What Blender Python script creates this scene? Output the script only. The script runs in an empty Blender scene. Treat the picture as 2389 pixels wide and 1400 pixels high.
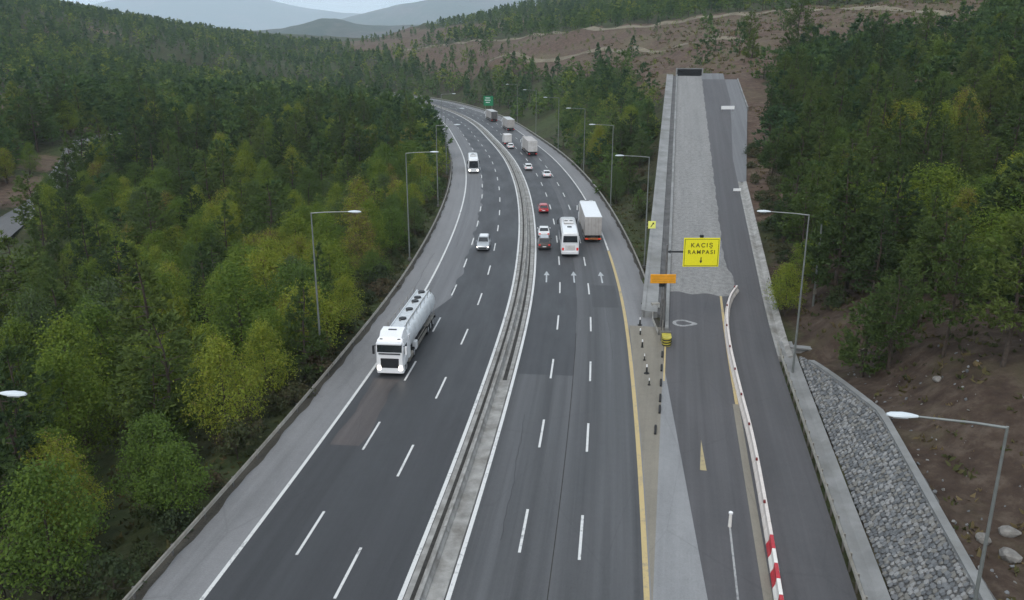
import bpy, bmesh, math, random
import numpy as np

# ------------------------------------------------------------------ camera, sky, sun, exposure
scene = bpy.context.scene
C = scene.collection
rng = np.random.default_rng(7)
random.seed(7)
R = math.radians

CAM_H = 28.2
cam_d = bpy.data.cameras.new('camera')
cam = bpy.data.objects.new('camera', cam_d)
C.objects.link(cam)
cam.location = (0, 0, CAM_H)
cam.rotation_euler = (R(90) - math.atan(590 / 1950), 0, 0)
cam_d.sensor_width = 36
cam_d.lens = 36 * 1950 / 2389
cam_d.clip_start = 0.5
cam_d.clip_end = 30000
scene.camera = cam

SUN_EL, SUN_AZ = R(50), R(205)
world = bpy.data.worlds.new('World')
scene.world = world
world.use_nodes = True
wn, wl = world.node_tree.nodes, world.node_tree.links
wn.clear()
wout = wn.new('ShaderNodeOutputWorld')
sky = wn.new('ShaderNodeTexSky'); sky.sky_type = 'NISHITA'; sky.sun_disc = False
sky.sun_elevation = SUN_EL; sky.sun_rotation = SUN_AZ
sky.air_density = 1.0; sky.dust_density = 4.0; sky.ozone_density = 1.0
bg1 = wn.new('ShaderNodeBackground'); bg1.inputs[1].default_value = 0.10
wl.new(sky.outputs[0], bg1.inputs[0])
# overcast deck: soft cloud structure over the clear sky
tc = wn.new('ShaderNodeTexCoord')
mp = wn.new('ShaderNodeMapping'); mp.inputs['Scale'].default_value = (1, 1, 3.2)
wl.new(tc.outputs['Generated'], mp.inputs[0])
nz = wn.new('ShaderNodeTexNoise'); nz.inputs['Scale'].default_value = 2.6
nz.inputs['Detail'].default_value = 6; nz.inputs['Roughness'].default_value = 0.55
wl.new(mp.outputs[0], nz.inputs['Vector'])
cr = wn.new('ShaderNodeValToRGB')
cr.color_ramp.elements[0].position = 0.3; cr.color_ramp.elements[0].color = (0.56, 0.64, 0.73, 1)
cr.color_ramp.elements[1].position = 0.7; cr.color_ramp.elements[1].color = (0.86, 0.91, 0.96, 1)
wl.new(nz.outputs[0], cr.inputs[0])
bg2 = wn.new('ShaderNodeBackground'); bg2.inputs[1].default_value = 1.0
wl.new(cr.outputs[0], bg2.inputs[0])
wmix = wn.new('ShaderNodeMixShader'); wmix.inputs[0].default_value = 0.86
wl.new(bg1.outputs[0], wmix.inputs[1]); wl.new(bg2.outputs[0], wmix.inputs[2])
wl.new(wmix.outputs[0], wout.inputs[0])

sun_d = bpy.data.lights.new('sun', 'SUN')
sun_d.energy = 0.9; sun_d.angle = R(24); sun_d.color = (1.0, 0.97, 0.92)
sun = bpy.data.objects.new('sun', sun_d); C.objects.link(sun)
sun.rotation_euler = (R(90) - SUN_EL, 0, math.pi - SUN_AZ)

scene.view_settings.view_transform = 'Standard'
scene.view_settings.look = 'None'
scene.view_settings.gamma = 1
scene.view_settings.exposure = 0.5
scene.render.engine = 'CYCLES'
scene.cycles.use_denoising = True
scene.cycles.use_adaptive_sampling = True
scene.cycles.adaptive_threshold = 0.025
scene.cycles.max_bounces = 4
scene.cycles.diffuse_bounces = 2
scene.cycles.glossy_bounces = 2
scene.cycles.transmission_bounces = 2
scene.cycles.volume_bounces = 1
scene.cycles.transparent_max_bounces = 6

# ------------------------------------------------------------------ materials
MATS = {}
def ramp(nt, fac, stops):
    n = nt.nodes.new('ShaderNodeValToRGB')
    el = n.color_ramp.elements
    while len(el) < len(stops): el.new(0.5)
    for e, (p, c) in zip(el, stops):
        e.position = p; e.color = (*c, 1)
    nt.links.new(fac, n.inputs[0])
    return n.outputs[0]
def noise(nt, vec, scale, detail=4, rough=0.55, dist=0.0):
    n = nt.nodes.new('ShaderNodeTexNoise')
    n.inputs['Scale'].default_value = scale; n.inputs['Detail'].default_value = detail
    n.inputs['Roughness'].default_value = rough; n.inputs['Distortion'].default_value = dist
    if vec is not None: nt.links.new(vec, n.inputs['Vector'])
    return n.outputs[0]
def mapping(nt, vec, scale):
    n = nt.nodes.new('ShaderNodeMapping'); n.inputs['Scale'].default_value = scale
    nt.links.new(vec, n.inputs[0]); return n.outputs[0]
def math_n(nt, op, a, b=None):
    n = nt.nodes.new('ShaderNodeMath'); n.operation = op
    for i, v in ((0, a), (1, b)):
        if v is None: continue
        if isinstance(v, (int, float)): n.inputs[i].default_value = v
        else: nt.links.new(v, n.inputs[i])
    return n.outputs[0]
def mixc(nt, fac, a, b, mode='MIX'):
    n = nt.nodes.new('ShaderNodeMix'); n.data_type = 'RGBA'; n.blend_type = mode
    for sock, v in ((n.inputs[0], fac), (n.inputs[6], a), (n.inputs[7], b)):
        if isinstance(v, (int, float)): sock.default_value = v
        elif isinstance(v, tuple): sock.default_value = (*v, 1)
        else: nt.links.new(v, sock)
    return n.outputs[2]
def new_mat(name):
    m = bpy.data.materials.new(name); m.use_nodes = True
    nt = m.node_tree
    b = nt.nodes['Principled BSDF']
    MATS[name] = m
    return m, nt, b
def coords(nt, kind='Object'):
    return nt.nodes.new('ShaderNodeTexCoord').outputs[kind]
def plain(name, col, rough=0.6, metal=0.0, var=0.12, scale=3.0, spec=0.4, coat=0.0, dirt=None):
    m, nt, b = new_mat(name)
    v = coords(nt)
    f = noise(nt, v, scale, 5)
    lo = tuple(c * (1 - var) for c in col); hi = tuple(min(1, c * (1 + var)) for c in col)
    c = ramp(nt, f, [(0.3, lo), (0.7, hi)])
    if dirt:
        f2 = noise(nt, v, scale * 0.35, 6, 0.7)
        f2 = ramp(nt, f2, [(0.48, (0, 0, 0)), (0.72, (1, 1, 1))])
        c = mixc(nt, f2, c, dirt)
    nt.links.new(c, b.inputs['Base Color'])
    b.inputs['Roughness'].default_value = rough; b.inputs['Metallic'].default_value = metal
    b.inputs['Specular IOR Level'].default_value = spec
    b.inputs['Coat Weight'].default_value = coat
    return m
def glow(name, col, strength, base=(0.8, 0.8, 0.8)):
    m, nt, b = new_mat(name)
    b.inputs['Base Color'].default_value = (*base, 1)
    b.inputs['Emission Color'].default_value = (*col, 1); b.inputs['Emission Strength'].default_value = strength
    return m
def asphalt(name, col, streak=0.25, blotch=0.18, rough=0.62, tracks=None, grain_k=0.55, mott=0.18):
    """metre-scaled UV: u across the road, v along it"""
    m, nt, b = new_mat(name)
    uv = coords(nt, 'UV')
    grain = noise(nt, uv, 9.0, 3, 0.7)
    blot = noise(nt, mapping(nt, uv, (0.35, 0.08, 1)), 1.0, 5, 0.6)
    stre = noise(nt, mapping(nt, uv, (1.6, 0.018, 1)), 1.0, 4, 0.6)
    s = math_n(nt, 'ADD', math_n(nt, 'MULTIPLY', math_n(nt, 'SUBTRACT', blot, 0.5), blotch * 4),
               math_n(nt, 'MULTIPLY', math_n(nt, 'SUBTRACT', stre, 0.5), streak * 4))
    s = math_n(nt, 'ADD', s, math_n(nt, 'MULTIPLY', math_n(nt, 'SUBTRACT', grain, 0.5), grain_k))
    s = math_n(nt, 'ADD', s, math_n(nt, 'MULTIPLY', math_n(nt, 'SUBTRACT', noise(nt, uv, 1.7, 6, 0.75), 0.5), mott * 2))
    if tracks:                       # wheel paths: period = lane width, worn darker by tyres
        sep = nt.nodes.new('ShaderNodeSeparateXYZ'); nt.links.new(uv, sep.inputs[0])
        w = math_n(nt, 'COSINE', math_n(nt, 'MULTIPLY', math_n(nt, 'SUBTRACT', sep.outputs[0], tracks[1]), 2 * math.pi / tracks[0]))
        s = math_n(nt, 'ADD', s, math_n(nt, 'MULTIPLY', w, tracks[2]))
    k = math_n(nt, 'ADD', s, 1.0)
    k = math_n(nt, 'MAXIMUM', k, 0.35)
    vm = nt.nodes.new('ShaderNodeVectorMath'); vm.operation = 'SCALE'
    vm.inputs[0].default_value = col; nt.links.new(k, vm.inputs['Scale'])
    # oil drips and patched cracks
    crk = nt.nodes.new('ShaderNodeTexVoronoi'); crk.feature = 'DISTANCE_TO_EDGE'
    nt.links.new(mapping(nt, uv, (0.16, 0.05, 1)), crk.inputs['Vector']); crk.inputs['Scale'].default_value = 1.0
    cf = ramp(nt, crk.outputs['Distance'], [(0.0, (0.28, 0.28, 0.28)), (0.006, (0, 0, 0))])
    c = mixc(nt, cf, vm.outputs[0], tuple(x * 0.55 for x in col))
    nt.links.new(c, b.inputs['Base Color'])
    rr = ramp(nt, blot, [(0.3, (rough - 0.1,) * 3), (0.7, (rough + 0.1,) * 3)])
    nt.links.new(rr, b.inputs['Roughness'])
    bp_ = nt.nodes.new('ShaderNodeBump'); bp_.inputs['Strength'].default_value = 0.25; bp_.inputs['Distance'].default_value = 0.01
    nt.links.new(grain, bp_.inputs['Height']); nt.links.new(bp_.outputs[0], b.inputs['Normal'])
    return m
def paint(name, col, wear=0.35, under=(0.09, 0.09, 0.1)):
    m, nt, b = new_mat(name)
    v = coords(nt, 'UV')
    f = noise(nt, v, 3.0, 8, 0.75)
    f2 = noise(nt, v, 0.4, 3, 0.5)
    k = math_n(nt, 'ADD', math_n(nt, 'MULTIPLY', f, 0.7), math_n(nt, 'MULTIPLY', f2, 0.3))
    fac = ramp(nt, k, [(0.5 + (0.5 - wear) * 0.35, (0, 0, 0)), (0.62 + (0.5 - wear) * 0.35, (1, 1, 1))])
    c = mixc(nt, math_n(nt, 'MULTIPLY', fac, 0.8), col, under)
    nt.links.new(c, b.inputs['Base Color']); b.inputs['Roughness'].default_value = 0.6
    return m
def leaf_mat(name, stops, transl=0.3, attr=None):
    m = bpy.data.materials.new(name); m.use_nodes = True; MATS[name] = m
    nt = m.node_tree; nt.nodes.clear()
    out = nt.nodes.new('ShaderNodeOutputMaterial')
    if attr:
        a = nt.nodes.new('ShaderNodeAttribute'); a.attribute_name = attr; rnd = a.outputs['Fac']
    else:
        rnd = nt.nodes.new('ShaderNodeObjectInfo').outputs['Random']
    isl = nt.nodes.new('ShaderNodeNewGeometry').outputs['Random Per Island']
    clump = noise(nt, coords(nt, 'Object'), 0.9, 2)
    f = math_n(nt, 'ADD', math_n(nt, 'MULTIPLY', rnd, 0.80), math_n(nt, 'MULTIPLY', isl, 0.18))
    f = math_n(nt, 'ADD', f, math_n(nt, 'MULTIPLY', math_n(nt, 'SUBTRACT', clump, 0.25), 0.45))
    c = ramp(nt, f, stops)
    d = nt.nodes.new('ShaderNodeBsdfDiffuse'); nt.links.new(c, d.inputs[0])
    t = nt.nodes.new('ShaderNodeBsdfTranslucent'); nt.links.new(c, t.inputs[0])
    mx = nt.nodes.new('ShaderNodeMixShader'); mx.inputs[0].default_value = transl
    nt.links.new(d.outputs[0], mx.inputs[1]); nt.links.new(t.outputs[0], mx.inputs[2])
    nt.links.new(mx.outputs[0], out.inputs[0])
    return m

A_DARK = asphalt('asphalt_new', (0.034, 0.035, 0.0385), 0.20, 0.16, 0.6, (3.55, 2.9, 0.07))
A_MID = asphalt('asphalt_worn', (0.064, 0.065, 0.0685), 0.32, 0.2, 0.62, (3.55, 2.9, 0.16))
A_LIGHT = asphalt('asphalt_old_pale', (0.128, 0.130, 0.136), 0.22, 0.2, 0.7)
A_SHOULDER = asphalt('asphalt_shoulder', (0.178, 0.178, 0.182), 0.12, 0.2, 0.72)
A_RAMP = asphalt('asphalt_ramp', (0.068, 0.0655, 0.069), 0.22, 0.28, 0.7)
A_GRAVEL = asphalt('ramp_gravel', (0.205, 0.203, 0.198), 0.10, 0.14, 0.9, grain_k=1.8, mott=0.85)
CONC = asphalt('concrete_pale', (0.21, 0.213, 0.217), 0.1, 0.2, 0.8)
CONC_B = plain('concrete_barrier', (0.28, 0.275, 0.262), 0.85, var=0.25, scale=1.2, dirt=(0.14, 0.13, 0.115))
CONC_W = plain('concrete_wall', (0.225, 0.228, 0.226), 0.85, var=0.22, scale=0.4, dirt=(0.15, 0.15, 0.14))
GORE = asphalt('gore_dust', (0.20, 0.182, 0.148), 0.12, 0.25, 0.9)
SOIL_D = plain('median_soil', (0.035, 0.033, 0.03), 0.95, var=0.4, scale=2.0)
P_WHITE = paint('white_road_paint', (0.60, 0.60, 0.59), 0.42)
P_ARROW = paint('worn_arrow_paint', (0.42, 0.44, 0.45), 0.5)
P_YEL = paint('yellow_road_paint', (0.46, 0.35, 0.16), 0.48, (0.2, 0.19, 0.16))
P_FADED = paint('faded_road_paint', (0.33, 0.33, 0.325), 0.55)
STEEL = plain('galvanised_steel', (0.30, 0.28, 0.245), 0.5, 0.6, 0.25, 1.5, dirt=(0.22, 0.19, 0.15))
STEEL_D = plain('weathered_steel', (0.16, 0.155, 0.15), 0.6, 0.4, 0.25, 2.0)
POLE_M = plain('lamp_pole_steel', (0.22, 0.235, 0.225), 0.5, 0.5, 0.15, 2.0)
LAMP_W = plain('lamp_housing', (0.58, 0.63, 0.66), 0.35, 0.0, 0.05)
DARK_M = plain('dark_metal', (0.03, 0.032, 0.035), 0.55, 0.3)
RUBBER = plain('rubber', (0.018, 0.018, 0.019), 0.85)
RIM = plain('wheel_rim', (0.42, 0.43, 0.44), 0.35, 0.7)
GLASS = plain('vehicle_glass', (0.012, 0.016, 0.02), 0.08, 0.0, 0.2, spec=0.8)
W_PAINT = plain('white_vehicle_paint', (0.76, 0.77, 0.78), 0.28, 0, 0.04, 0.8, coat=0.4)
W_DULL = plain('dull_white_panel', (0.62, 0.61, 0.60), 0.5, 0, 0.08, 0.8, dirt=(0.42, 0.40, 0.38))
C_TARP = plain('grey_beige_tarp', (0.42, 0.40, 0.385), 0.7, 0, 0.1, 0.9, dirt=(0.3, 0.28, 0.26))
SILVER = plain('silver_vehicle_paint', (0.40, 0.42, 0.44), 0.3, 0.3, 0.05, coat=0.4)
DARKCAR = plain('brown_vehicle_paint', (0.075, 0.06, 0.055), 0.3, 0.2, 0.08, coat=0.4)
RED_P = plain('red_vehicle_paint', (0.36, 0.018, 0.03), 0.3, 0.0, 0.08, coat=0.4)
TANK_M = plain('tank_silver_white', (0.66, 0.69, 0.71), 0.33, 0.15, 0.06, 0.7, dirt=(0.5, 0.52, 0.53))
CHASSIS = plain('chassis', (0.03, 0.03, 0.033), 0.7, 0.2)
RED_LAMP = glow('tail_lamp', (0.9, 0.03, 0.02), 0.35, (0.3, 0.01, 0.01))
HEADLAMP = glow('headlamp', (1.0, 0.93, 0.8), 4.0)
BULB_OFF = plain('lamp_lens', (0.7, 0.72, 0.72), 0.2)
BUMPER_Y = plain('rust_orange_bumper', (0.33, 0.13, 0.05), 0.6, 0, 0.3)
SIGN_Y = plain('sign_yellow', (0.83, 0.76, 0.02), 0.45, 0, 0.03)
SIGN_PY = plain('sign_pale_yellow', (0.86, 0.86, 0.20), 0.45, 0, 0.03)
SIGN_O = plain('sign_orange', (0.72, 0.31, 0.015), 0.5, 0, 0.12, 1.5)
SIGN_G = plain('sign_green', (0.01, 0.19, 0.08), 0.45, 0, 0.06)
BLACK_P = plain('black_print', (0.02, 0.02, 0.018), 0.6)
OLIVE_P = plain('dark_olive_print', (0.10, 0.09, 0.01), 0.6)
WHITE_P = plain('white_print', (0.8, 0.8, 0.8), 0.5, 0, 0.03)
PLAS_R = plain('red_plastic', (0.44, 0.022, 0.035), 0.5, 0, 0.15, 2.0, dirt=(0.33, 0.09, 0.08))
PLAS_W = plain('white_plastic', (0.72, 0.70, 0.66), 0.5, 0, 0.08, 2.0, dirt=(0.52, 0.47, 0.42))
PLAS_F = plain('faded_pink_white_plastic', (0.64, 0.585, 0.545), 0.55, 0, 0.1, 1.5, dirt=(0.46, 0.40, 0.36))
BARK = plain('bark', (0.055, 0.042, 0.033), 0.9, 0, 0.35, 4.0)
STONE_L = [plain('stone_%s' % n, c, 0.9, 0, 0.25, 5.0) for n, c in
           (('grey', (0.155, 0.16, 0.165)), ('pale', (0.235, 0.235, 0.232)), ('dark', (0.11, 0.115, 0.12)), ('tan', (0.17, 0.165, 0.152)))]
MORTAR = plain('mortar', (0.10, 0.10, 0.098), 0.95, 0, 0.3, 3.0)
BOULD = plain('boulder_stone', (0.19, 0.18, 0.165), 0.9, 0, 0.3, 1.5)

DIRT_T = plain('pale_dirt', (0.175, 0.150, 0.105), 0.95, 0, 0.3, 0.15)
L_PINE = leaf_mat('pine_needles', [(0.08, (0.040, 0.064, 0.034)), (0.4, (0.070, 0.104, 0.038)), (0.75, (0.092, 0.132, 0.042)), (1.0, (0.122, 0.160, 0.046))], 0.3)
L_BROAD = leaf_mat('broad_leaves', [(0.08, (0.115, 0.134, 0.090)), (0.24, (0.082, 0.118, 0.047)), (0.5, (0.098, 0.156, 0.036)), (0.70, (0.148, 0.200, 0.038)), (0.86, (0.215, 0.258, 0.042)), (0.96, (0.250, 0.262, 0.045)), (1.0, (0.16, 0.12, 0.065))], 0.34)
L_SHRUB = leaf_mat('shrub_leaves', [(0.1, (0.055, 0.072, 0.044)), (0.45, (0.062, 0.086, 0.038)), (0.75, (0.085, 0.088, 0.048)), (1.0, (0.12, 0.09, 0.06))], 0.35)
L_FAR = leaf_mat('forest_leaves', [(0.1, (0.042, 0.076, 0.042)), (0.45, (0.074, 0.124, 0.046)), (0.75, (0.115, 0.170, 0.048)), (1.0, (0.20, 0.235, 0.05))], 0.34, 'tint')
L_UNDER = leaf_mat('undergrowth_leaves', [(0.1, (0.040, 0.050, 0.022)), (0.5, (0.075, 0.080, 0.035)), (0.8, (0.13, 0.105, 0.055)), (1.0, (0.17, 0.13, 0.07))], 0.25, 'tint')

# ------------------------------------------------------------------ mesh helpers
class MB:
    def __init__(self):
        self.v = []; self.f = []; self.uv = None
    def add(self, vs, fs):
        o = len(self.v); self.v += [tuple(p) for p in vs]; self.f += [tuple(i + o for i in q) for q in fs]
    def box(self, x0, x1, y0, y1, z0, z1):
        self.add([(x0, y0, z0), (x1, y0, z0), (x1, y1, z0), (x0, y1, z0), (x0, y0, z1), (x1, y0, z1), (x1, y1, z1), (x0, y1, z1)],
                 [(3, 2, 1, 0), (4, 5, 6, 7), (0, 1, 5, 4), (1, 2, 6, 5), (2, 3, 7, 6), (3, 0, 4, 7)])
        return self
    def cbox(self, x0, x1, y0, y1, z0, z1, b=0.05):
        """box with chamfered edges"""
        self.loft([[(x0 + b, y0, z0 + b), (x1 - b, y0, z0 + b), (x1 - b, y0, z1 - b), (x0 + b, y0, z1 - b)]] , True) if False else None
        def ring(y, k):
            return [(x0 + k + b, y, z0 + k), (x1 - k - b, y, z0 + k), (x1 - k, y, z0 + k + b), (x1 - k, y, z1 - k - b),
                    (x1 - k - b, y, z1 - k), (x0 + k + b, y, z1 - k), (x0 + k, y, z1 - k - b), (x0 + k, y, z0 + k + b)]
        self.loft([ring(y0, b * 0.8), ring(y0 + b, 0), ring(y1 - b, 0), ring(y1, b * 0.8)])
        return self
    def loft(self, rings, caps=True):
        n = len(rings[0]); o = len(self.v)
        for r in rings: self.v += [tuple(p) for p in r]
        for i in range(len(rings) - 1):
            for j in range(n):
                a = o + i * n + j; b = o + i * n + (j + 1) % n
                self.f.append((a, b, b + n, a + n))
        if caps:
            self.f.append(tuple(o + j for j in range(n))[::-1])
            self.f.append(tuple(o + (len(rings) - 1) * n + j for j in range(n)))
        return self
    def tube(self, pts, rad, n=6, caps=True):
        rings = []
        for i, p in enumerate(pts):
            a = np.array(pts[max(0, i - 1)], float); b = np.array(pts[min(len(pts) - 1, i + 1)], float)
            d = b - a; d /= np.linalg.norm(d) + 1e-9
            u = np.cross(d, (0, 0, 1)) if abs(d[2]) < 0.9 else np.cross(d, (1, 0, 0))
            u /= np.linalg.norm(u); w = np.cross(d, u)
            r = rad[i] if hasattr(rad, '__len__') else rad
            rings.append([tuple(np.array(p) + r * (math.cos(2 * math.pi * k / n) * u + math.sin(2 * math.pi * k / n) * w)) for k in range(n)])
        return self.loft(rings, caps)
    def cyl(self, c, axis, r, length, n=14):
        d = np.array(axis, float); c = np.array(c, float)
        return self.tube([c - d * length / 2, c + d * length / 2], r, n)
    def build(self, name, mat, parent=None, smooth=False, sharp=35, link=True):
        me = bpy.data.meshes.new(name); me.from_pydata(self.v, [], self.f)
        if self.uv is not None:
            uvl = me.uv_layers.new(name='UVMap')
            lv = np.empty(len(me.loops), np.int32); me.loops.foreach_get('vertex_index', lv)
            uvl.data.foreach_set('uv', np.asarray(self.uv, np.float32)[lv].ravel())
        me.materials.append(mat)
        if smooth:
            me.polygons.foreach_set('use_smooth', [True] * len(me.polygons))
            me.set_sharp_from_angle(angle=R(sharp))
        me.update()
        o = bpy.data.objects.new(name, me)
        if link: C.objects.link(o)
        if parent is not None: o.parent = parent
        return o
def fix_normals(o):
    bm = bmesh.new(); bm.from_mesh(o.data); bmesh.ops.recalc_face_normals(bm, faces=bm.faces); bm.to_mesh(o.data); bm.free()
    return o
def tag(o, label=None, cat=None, group=None, kind=None):
    if label: o['label'] = label
    if cat: o['category'] = cat
    if group: o['group'] = group
    if kind: o['kind'] = kind
    return o
def empty(name, loc=(0, 0, 0), rz=0.0):
    o = bpy.data.objects.new(name, None); C.objects.link(o)
    o.location = loc; o.rotation_euler = (0, 0, rz); o.empty_display_size = 0.3
    return o
def share(name, me, parent, loc=(0, 0, 0), rot=(0, 0, 0), sc=(1, 1, 1)):
    o = bpy.data.objects.new(name, me); C.objects.link(o); o.parent = parent
    o.location = loc; o.rotation_euler = rot; o.scale = sc
    return o
def copy_tree(o, parent=None):
    c = o.copy(); C.objects.link(c); c.parent = parent
    for ch in list(o.children): copy_tree(ch, c)
    return c
def np_mesh(name, V, F4, mat, attrs=None):
    """quads mesh from arrays"""
    me = bpy.data.meshes.new(name)
    V = np.asarray(V, np.float32); F4 = np.asarray(F4, np.int32)
    me.vertices.add(len(V)); me.vertices.foreach_set('co', V.ravel())
    me.loops.add(F4.size); me.loops.foreach_set('vertex_index', F4.ravel())
    me.polygons.add(len(F4)); me.polygons.foreach_set('loop_start', np.arange(0, F4.size, 4, dtype=np.int32))
    me.update(calc_edges=True)
    me.materials.append(mat)
    for k, a in (attrs or {}).items():
        at = me.attributes.new(k, 'FLOAT', 'POINT'); at.data.foreach_set('value', np.asarray(a, np.float32))
    return me

# ------------------------------------------------------------------ layout: motorway centre line and ramp frame
#BEGIN_LAYOUT
CTRL = np.array([(-26, -110), (-18.4, -60), (-10.2, -4), (-4.7, 38), (-2.7, 54.4), (-1.0, 70.4), (0.65, 88), (1.7, 105), (2.45, 130), (2.5, 156),
                 (1.9, 179), (0.6, 203), (-1.4, 228), (-6.0, 268), (-14.4, 330), (-27, 390), (-48, 458), (-78, 520), (-118, 575), (-170, 620), (-230, 650)], float)
def catmull(P, m=24):
    out = []
    for i in range(len(P) - 1):
        p0 = P[max(i - 1, 0)]; p1 = P[i]; p2 = P[i + 1]; p3 = P[min(i + 2, len(P) - 1)]
        for t in np.linspace(0, 1, m, endpoint=False):
            out.append(0.5 * ((2 * p1) + (-p0 + p2) * t + (2 * p0 - 5 * p1 + 4 * p2 - p3) * t * t + (-p0 + 3 * p1 - 3 * p2 + p3) * t ** 3))
    out.append(P[-1]); return np.array(out)
_c = catmull(CTRL)
_s = np.concatenate([[0], np.cumsum(np.linalg.norm(np.diff(_c, axis=0), axis=1))])
ROAD_L = math.floor(_s[-1])
RS = np.arange(0, ROAD_L + 1.0)
RC = np.stack([np.interp(RS, _s, _c[:, 0]), np.interp(RS, _s, _c[:, 1])], 1)
_k = np.exp(-0.5 * (np.arange(-20, 21) / 8.0) ** 2); _k /= _k.sum()
_p = np.pad(RC, ((20, 20), (0, 0)), mode='reflect', reflect_type='odd')
RC = np.stack([np.convolve(_p[:, i], _k, 'valid') for i in (0, 1)], 1)
RT = np.gradient(RC, axis=0); RT /= np.linalg.norm(RT, axis=1)[:, None]
RN = np.stack([RT[:, 1], -RT[:, 0]], 1)
def road_at(s, off=0.0):
    c = np.array([np.interp(s, RS, RC[:, 0]), np.interp(s, RS, RC[:, 1])])
    n = np.array([np.interp(s, RS, RN[:, 0]), np.interp(s, RS, RN[:, 1])]); n /= np.linalg.norm(n)
    return c + n * off, np.array([-n[1], n[0]])
def s_of_y(y): return float(np.interp(y, RC[:, 1], RS))
def road_off(P):
    """signed offset from centre line for points (N,2)"""
    P = np.asarray(P, float).reshape(-1, 2); out = np.full(len(P), 1e9)
    idx = np.arange(0, len(RC), 2)
    for a in range(0, len(P), 4000):
        d = P[a:a + 4000, None, :] - RC[None, idx, :]
        q = np.argmin((d ** 2).sum(2), 1); k = idx[q]
        out[a:a + 4000] = ((P[a:a + 4000] - RC[k]) * RN[k]).sum(1)
        far = np.sqrt((d ** 2).sum(2).min(1)); sg = np.sign(out[a:a + 4000]); out[a:a + 4000] = np.where(sg == 0, 1, sg) * np.maximum(np.abs(out[a:a + 4000]), far - 2)
    return out
RO = np.array([18.5, 94.0]); RD = np.array([0.185, 0.983]); RD /= np.linalg.norm(RD); RNN = np.array([RD[1], -RD[0]])
RAMP_END = 151.0
def ramp_z(t):
    """height of the escape ramp along its axis"""
    t = np.asarray(t, float); a = t + 11.0; g = 0.127
    return np.where(a < -12, 0, np.where(a > 12, g * a, g * (a + 12) ** 2 / 48))
def ramp_pt(t, o, dz=0.0):
    p = RO + RD * t + RNN * o
    return (p[0], p[1], float(ramp_z(t)) + dz)
def ramp_co(P):
    d = np.asarray(P, float).reshape(-1, 2) - RO
    return d @ RD, d @ RNN
#END_LAYOUT

#BEGIN_TERRAIN
HP = [  # natural ground heights (x, y, z)
    (-40, 30, -6), (-80, 30, -9), (-25, 60, -3.5), (-45, 70, -7), (-80, 80, -9), (-28, 110, -4), (-50, 120, -9), (-85, 130, -8), (-90, 165, -5.5), (-112, 165, -5.0), (-105, 205, -3),
    (-30, 160, -4), (-60, 180, -7), (-35, 220, -3), (-70, 250, -3), (-130, 240, 4), (-160, 300, 7), (-190, 330, 8), (-60, 320, -2), (-110, 330, 1), (-70, 400, 0), (-140, 420, 4),
    (-200, 400, 9), (-260, 480, 20), (-250, 400, 18), (-320, 550, 36), (-420, 600, 62), (-370, 700, 52), (-350, 800, 47), (-360, 1000, 45), (-380, 1200, 44), (-180, 600, 11), (-250, 700, 24),
    (-120, 650, 5), (-160, 850, 6), (-300, 1500, 30), (-100, 1300, 10), (-250, 1800, 30), (-600, 700, 85), (-700, 1100, 95), (-600, 400, 45), (-400, 250, 22), (-300, 150, 8), (-200, 60, -5), (-500, 1600, 60),
    (28, 30, 3.0), (36, 34, 4.0), (30, 52, 5), (34, 56, 6.3), (45, 60, 8), (31, 66, 4.2), (36, 80, 4.5), (33, 86, 1.6), (40, 100, 4.5), (51, 100, 6), (60, 120, 8), (80, 120, 12), (90, 150, 15), (60, 150, 8.5), (80, 180, 14),
    (70, 210, 15.5), (95, 200, 18.5), (119, 200, 25), (90, 240, 21), (124, 250, 25.5), (150, 230, 33), (160, 300, 34), (70, 60, 14), (100, 90, 22), (150, 150, 36), (250, 250, 60), (300, 400, 70), (200, 60, 50), (400, 150, 90),
    (24, 130, 0.5), (28, 160, 2), (30, 200, 5), (36, 235, 11), (30, 260, 9), (24, 280, 5), (12, 330, 3), (40, 300, 17), (20, 370, 10), (0, 400, 4), (10, 430, 14), (-20, 470, 10), (-60, 560, 10), (-30, 540, 17),
    (60, 265, 22.5), (75, 300, 27), (62, 330, 27.0), (42, 400, 24.5), (-10, 480, 22), (27, 500, 35), (-70, 650, 25), (93, 450, 42.5), (125, 350, 40), (180, 380, 48), (187, 900, 82), (54, 1000, 80), (-120, 1200, 60),
    (0, 800, 48), (-280, 1500, 44), (-60, 850, 38), (-120, 1000, 40), (100, 650, 55), (250, 600, 70), (350, 800, 95), (300, 1200, 100), (100, 1500, 92), (-100, 1800, 66), (600, 900, 130), (600, 500, 100), (-150, 760, 16), (-200, 1100, 25),
    (0, -60, -1), (60, -60, 8), (-60, -60, -6), (150, -60, 30), (-200, -60, -8), (400, -60, 70), (-600, -60, 5), (-120, 1500, 40), (-400, 2000, 60), (200, 2000, 100), (700, 1800, 140)]
HP = np.array(HP, float)
_rs = []
for sy in range(0, len(RC), 22):
    for o in (-17, 0, 17):
        q = RC[sy] + RN[sy] * o
        if -60 < q[1] < 640: _rs.append((q[0], q[1], -0.6))
for t in range(-80, 150, 18):
    for o in (2, 11.5):
        q = RO + RD * t + RNN * o; _rs.append((q[0], q[1], float(ramp_z(t)) - 0.5))
HP = np.vstack([HP, np.array(_rs)])
_D = np.linalg.norm(HP[:, None, :2] - HP[None, :, :2], axis=2)
_n = len(HP)
_A = np.zeros((_n + 3, _n + 3)); _A[:_n, :_n] = _D + np.eye(_n) * -1.2
_A[:_n, _n] = 1; _A[:_n, _n + 1:] = HP[:, :2]; _A[_n, :_n] = 1; _A[_n + 1:, :_n] = HP[:, :2].T
_W = np.linalg.solve(_A, np.concatenate([HP[:, 2], np.zeros(3)]))
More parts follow.
